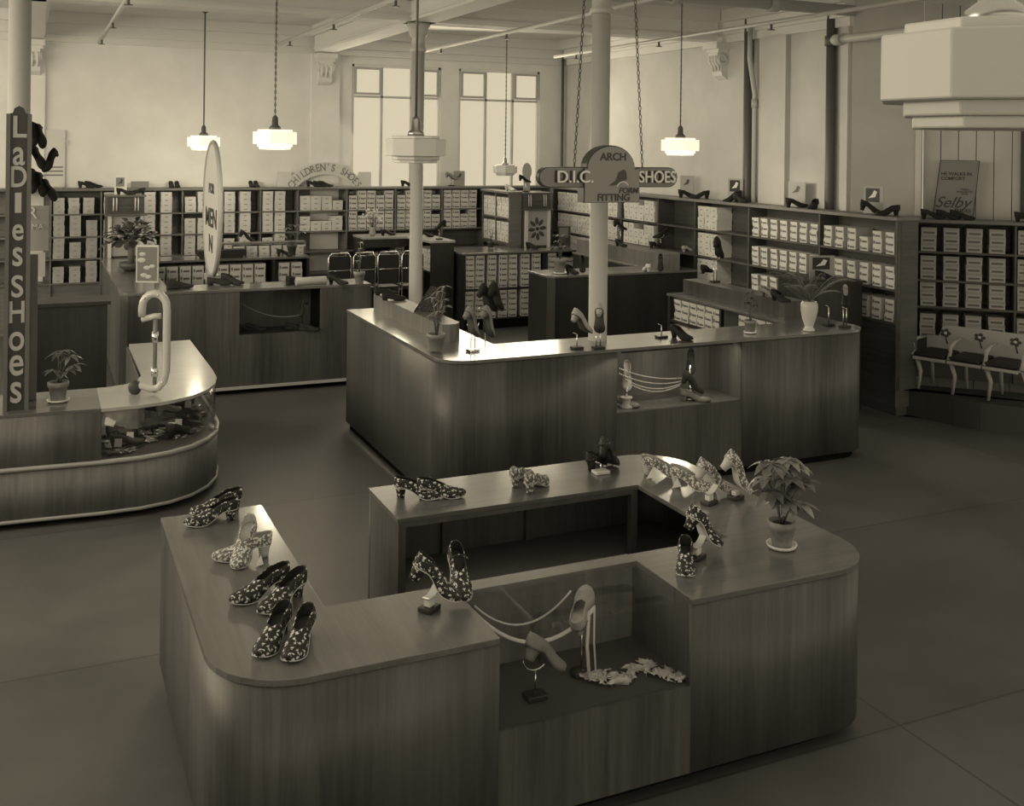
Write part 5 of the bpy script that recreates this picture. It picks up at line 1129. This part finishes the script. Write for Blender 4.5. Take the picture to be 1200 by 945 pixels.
small_pic((atY(141, 219, 13.5).x, 13.45, 1.747), 'white picture card with a shoe print on the left daisy cabinet', .14, .22, 0, 'white', 'grey')
c = atY(146, 226, 13.35); shoe('black', 'black shoe on the left daisy cabinet top, left one', (c.x - .08, 13.32, 1.747), (c.x + .09, 13.3, 1.747), ref='ground', scale=.8); c = atY(160, 226, 13.35); shoe('black', 'black shoe on the left daisy cabinet top, right one with a bow', (c.x + .08, 13.34, 1.747), (c.x - .08, 13.36, 1.747), ref='ground', scale=.8, bow=True)
small_pic((atY(164, 219, 14.3).x, 14.3, ZS), 'low grey plaque behind the shoes on the left daisy cabinet', .22, .08, 0, 'tan', None, card_=False)
# posters on left back
S = thing('wall_poster', 'tall pale poster on the back wall behind the shoe rack', 'poster', (atY(60, 190, 14.3).x, 14.37, 1.80)); part('sheet', MB().box(-.16, .16, 0, .008, 0, .72), 'cream', S, False)
lettering('lettering', 'COMFORT', .10, 'white', S, (0, -.004, .45), (PI / 2, -.5, 0), .003); 
for z_ in (.14, .19, .24): part('printed_line', MB().box(-.12, .14, -.002, 0, z_, z_ + .02), 'tan', S, False)
# around windows on shelf top
small_pic((atY(527, 215, 14.25).x + .15, 14.25, ZS), 'floral picture board on the back shelf between the windows', .17, .22, 0, 'tan_light', None)
small_pic((atY(576, 215, 14.25).x, 14.27, ZS), 'patterned picture board below the right window', .18, .22, 0, 'tan_light', 'tan', card_=False) if False else None
c = atY(529, 205, 14.2)
shoe('tan', 'dark shoe raised against the left part of the right window', (c.x - .09, 14.2, ZS + .17), (c.x + .10, 14.2, ZS + .09), scale=.85); wire_stand(c.x, 14.2, ZS, 'thin stand for the shoe silhouetted against the right window', .10, False, False)
back_shoe(478, 'dark shoe on the back shelf top just left of the second column', 5)
shoe('flight', 'pale patterned shoe on the side shelving top beside the daisy cabinet', (5.95, 13.3, 1.762), (6.0, 13.12, 1.762), ref='ground', scale=.85)
c = Vector((6.18, 13.15, 1.752)); wire_stand(c.x, c.y, c.z, 'stand on the right daisy cabinet holding a black shoe', .12, False, False); shoe('black', 'black shoe on the stand atop the right daisy cabinet', (c.x - .1, c.y, c.z + .20), (c.x + .08, c.y, c.z + .13), scale=.8)
t = thing('daisy_standee', 'pale cut-out flower standing behind the right daisy cabinet', 'display', (6.30, 13.36, 1.752)); part('stalk', MB().box(-.05, .05, 0, .01, 0, .22), 'tan_light', t, False); part('head', MB().ball((0, .005, .28), .1, 16, (.75, .06, 1.2)), 'tan_light', t, False)
# right wall shelf top: pairs with picture cards
def rshelf(px_list, yy0, base, st='black'):
    pass
def rshoe(px, py, lb, d=(0, -1, 0), X=7.15, up=UP, Ls=.21, z=ZS, sc_=.95, st='black', lift=0):
    c = atX(px, py, X); c.z = z; dv = Vector(d).normalized(); e = UP * lift; shoe(st, lb, c - dv * Ls / 2 + e, c + dv * Ls / 2, ref='ground' if not lift else 'line', scale=sc_, up=up)
for px, py, dv, lb, lf in ((806, 229, (1, -.3, 0), 'black shoe on the right wall shelf top, farthest back, left one', 0), (820, 231, (-1, .3, 0), 'black shoe on the right wall shelf top, farthest back, right one', 0),
                       (858, 234, (-1, .2, 0), 'black shoe below the small framed print left of the dark pipe, upper one', .08), (868, 236, (0, -1, 0), 'black shoe below the small framed print left of the dark pipe, lower one', 0),
                       (934, 241, (1, -.5, 0), 'black shoe between the two pipes on the right shelf top, left one', 0), (953, 243, (-.8, -.5, 0), 'black shoe between the two pipes on the right shelf top, right one', 0),
                       (1022, 248, (1, -.7, 0), 'black shoe under the framed print nearest the corner, left one tilted', .09), (1040, 251, (-1, .3, 0), 'black shoe under the framed print nearest the corner, right one', 0)):
    rshoe(px, py, lb, dv, lift=lf)
for px, py, lb in ((1095, 254, 'black shoe below the leaning poster, left one'), (1109, 254, 'black shoe below the leaning poster, middle one'), (1122, 254, 'black shoe below the leaning poster, right one'), (1180, 257, 'black shoe at the right edge of the corner shelf top, left one'), (1193, 257, 'black shoe at the right edge of the corner shelf top, right one')):
    u_ = (px - 1075) / 130.; a = Vector(diag(u_ * 1.25 - .02, .10, 1.741)); shoe('black', lb, a - DG * .10, a + DG * .10, ref='ground', scale=.9)
for px, py, lb, em in ((808, 226, 'pale picture card on the right shelf top behind the farthest pair', None), (865, 230, 'small framed shoe print on the right shelf top left of the dark pipe', 'black'), (937, 236, 'pale card with a ribbon drawing between the two pipes', None), (1027, 243, 'framed shoe print on the right shelf top nearest the corner', 'black')):
    c = atX(px, py + 6, 7.28); small_pic((7.24, c.y, ZS), lb, .2, .26, -PI / 2 + .35, 'tan_light', em)
# cabinet at right: framed print
small_pic((6.62, 7.62, 1.192), 'framed shoe print on the dark box cabinet right of the fern', .24, .22, -.35, 'tan_light', 'black'); shoe('black', 'black shoe on the dark box cabinet in front of the framed print', (6.50, 7.56, 1.192), (6.70, 7.50, 1.192), ref='ground', scale=.9)
# F counter items
def fshoe(hp, tp, lb, z=ZB, st='black', Ls=.22): shoe_flat(st, lb, hp, tp, z + .001, L=Ls)
fshoe((665, 320), (676, 322), 'black shoe standing right of the dark leafed plant'); shoe_tilt('black', 'black shoe standing steeply left of the front column on the rear counter', (683, 320), ZB + .01, (682, 302), far=True, Ls=.2)
fshoe((762, 320), (754, 316), 'white tipped shoe on the dark rear counter right of the column', st='white'); shoe_tilt('black', 'black shoe standing steeply at the end of the long raised ledge', (774, 318), ZB + .01, (774, 300), far=True, Ls=.2)
ZF = ZB + .181
for hp, tp, lb in (((720, 288), (736, 290), 'black shoe at the far end of the long raised ledge'), ((762, 291), (774, 290), 'black shoe in the middle of the long raised ledge'), ((798, 296), (812, 294), 'pale shoe at the near end of the long raised ledge')):
    shoe_flat('black' if 'pale' not in lb else 'pale', lb, hp, tp, ZF, L=.2)
wire_stand(*on(774, 291, ZF), 'wire stand with a black shoe above the long raised ledge', .12, False, True); q = P(774, 291, ZF); shoe('black', 'black shoe perched high on the wire stand of the long raised ledge', (q.x + .08, q.y, ZF + .20), (q.x - .1, q.y, ZF + .13), scale=.85)
wire_stand(*on(727, 287, ZF), 'wire stand at the far end of the long raised ledge', .17, False, False); q = P(727, 287, ZF); shoe('black', 'black shoe tilted on the far stand of the long raised ledge', (q.x - .1, q.y, ZF + .28), (q.x + .09, q.y, ZF + .18), scale=.85)
# E counter items
small_pic((P(661, 288, ZB).x, P(661, 288, ZB).y, ZB + .001), 'dark framed picture standing on the rear island beside the daisy cabinet', .20, .27, 0, 'mid_dark', 'grey', card_=False)
shoe_flat('black', 'black shoe on the rear island in front of the daisy cabinet', (616, 291), (632, 292), ZB + .001, L=.2)
q = P(563, 290, ZB)
# J counter items and chairs
for i, (px, lb) in enumerate(((455, 'dark shoe on the pale top of the rear middle counter'), (500, 'dark pair shoe on the rear middle counter right of the second column'))):
    q = P(px, 276 + 2 * i, ZJ); q.x = min(max(q.x, 4.05), 4.85); q.y = max(q.y, 13.5 if i == 0 else 13.0); shoe('black', lb, (q.x - .1, q.y, ZJ + .001), (q.x + .1, q.y, ZJ + .001), ref='ground', scale=.85)
q = Vector((4.8, 12.85, ZJ + .001)); wire_stand(q.x, q.y, q.z, 'wire stand on the right end of the rear middle counter', .12, False, False); shoe('black', 'black high heeled shoe displayed in the air above the rear middle counter', (q.x + .1, q.y, q.z + .22), (q.x - .1, q.y, q.z + .12), scale=.85)
t = thing('flower_vase', 'pale vase of small flowers on the left of the rear middle counter', 'plant', (4.12, 13.6, ZJ + .001)); part('vase', MB().lathe([(.03, 0), (.045, .04), (.03, .09), (.035, .12)], 16), 'tan_light', t, False)
rr = random.Random(31)
m = MB(); m2 = MB()
for i in range(26):
    a = rr.uniform(0, 2 * PI); r_ = rr.uniform(.02, .16); z_ = .2 + rr.uniform(0, .16); p_ = (r_ * math.cos(a), r_ * math.sin(a) * .7, z_); m2.tube([(0, 0, .1), p_], .002, 4); m.ball(p_, rr.uniform(.014, .024), 8)
part('stems', m2, 'stem', t, False); part('blossoms', m, 'petal', t, False)
# tubular chairs
def fit_chair():
    t = thing('tubular_chair', 'chrome tube chair with dark seat behind the left island, leftmost of four', 'chair', (3.25, 12.0, 0))
    w_ = .13; zt_ = 1.1
    part('frame', MB().tube([(-w_, .02, .0), (-w_, .02, zt_ - .05), (-w_ + .03, .02, zt_), (w_ - .03, .02, zt_), (w_, .02, zt_ - .05), (w_, .02, .0)], .011, 8).tube([(-w_, .3, 0), (-w_, .3, .62), (-w_, .02, .64)], .009, 8).tube([(w_, .3, 0), (w_, .3, .62), (w_, .02, .64)], .009, 8), 'chrome', t, False)
    part('backrest', MB().box(-w_ + .012, w_ - .012, .01, .03, .72, zt_ - .03), 'black', t, False, bevel=.008); part('seat', MB().box(-w_, w_, .02, .32, .64, .69), 'black', t, False, bevel=.012)
    part('rail', MB().tube([(-w_, .0, .9), (w_, .0, .9)], .006, 6), 'chrome', t, False); return t
ch0 = fit_chair()
for i, lb in enumerate(('second from the left of four', 'third from the left of four', 'rightmost of four')): dup(ch0, (3.25 + .30 * (i + 1), 12.0, 0), 0, 'chrome tube chair with dark seat behind the left island, ' + lb)
# C counter front items
def cshoe(hp, tp, lb, st='wedge'): shoe_flat(st, lb, hp, tp, ZB + .001, L=.25)
cshoe((200, 339), (222, 338), 'black wedge shoe on the left island front, leftmost'); cshoe((250, 334), (266, 334), 'flat black shoe on the left island front, left of its upright mate', 'flat'); cshoe((264, 333), (281, 334), 'black shoe with a high back on the left island front', 'black')
cshoe((338, 334), (350, 331), 'black shoe standing left of the rolled fabric on the left island')
shoe_flat('black', 'black shoe tipped over at the right end of the left island', (388, 333), (405, 334), ZB + .001, L=.22)
p = P(362, 335, ZB); solo('fabric_roll', MB().tube([(p.x - .13, p.y, ZB + .045), (p.x + .17, p.y, ZB + .045)], .042, 16), 'tan_light', 'pale patterned rolled fabric lying on the left island front', 'roll', (p.x, p.y, ZB), bevel=.004)
# dark bouquet on the left island
p = P(166, 318, ZB); t = thing('flower_arrangement', 'large dark bouquet on the left arm of the left island beside the daisy cabinet', 'plant', (.93, 11.9, ZB + .001)); t.scale = (1.25, 1.25, 1.15); part('bowl', MB().lathe([(.05, 0), (.09, .03), (.1, .08), (.09, .08), (.05, .03)], 20), 'mid_dark', t, False)
rr = random.Random(41); m = MB(); m2 = MB(); m3 = MB()
for i in range(90):
    d = Vector((rr.uniform(-1, 1), rr.uniform(-1, 1), rr.uniform(-.2, 1.0))); b_ = Vector((0, 0, .30)) + d.normalized() * rr.uniform(.03, .17); leaf(m, b_, d, rr.uniform(.08, .14), .08, .4)
for i in range(9): d = Vector((rr.uniform(-1, 1), rr.uniform(-1, .2), rr.uniform(.0, 1.2))).normalized(); m2.ball(Vector((0, 0, .28)) + d * .2, .03, 8, (1, 1, .6))
part('stalks', MB().tube([(0, 0, .05), (0, 0, .3)], .03, 8), 'stem', t, False); part('dark_leaves', m, 'leaf_dark', t, False); part('pale_blossoms', m2, 'tan', t, False)
# items on the tray of left island rear
shoe('black', 'black high heeled shoe on the rear block of the left island, left one', (1.86, 12.86, 1.101), (2.02, 12.88, 1.101), ref='ground', scale=.8)
shoe('black', 'black shoe leaning on the rear of the left island below the plant', (2.70, 12.86, 1.002), (2.88, 12.84, 1.002), ref='ground', scale=.85)
shoe('black', 'black shoe propped high above the white boxes on the left island', (2.28, 13.06, 1.28), (2.44, 13.06, 1.175), scale=.85)
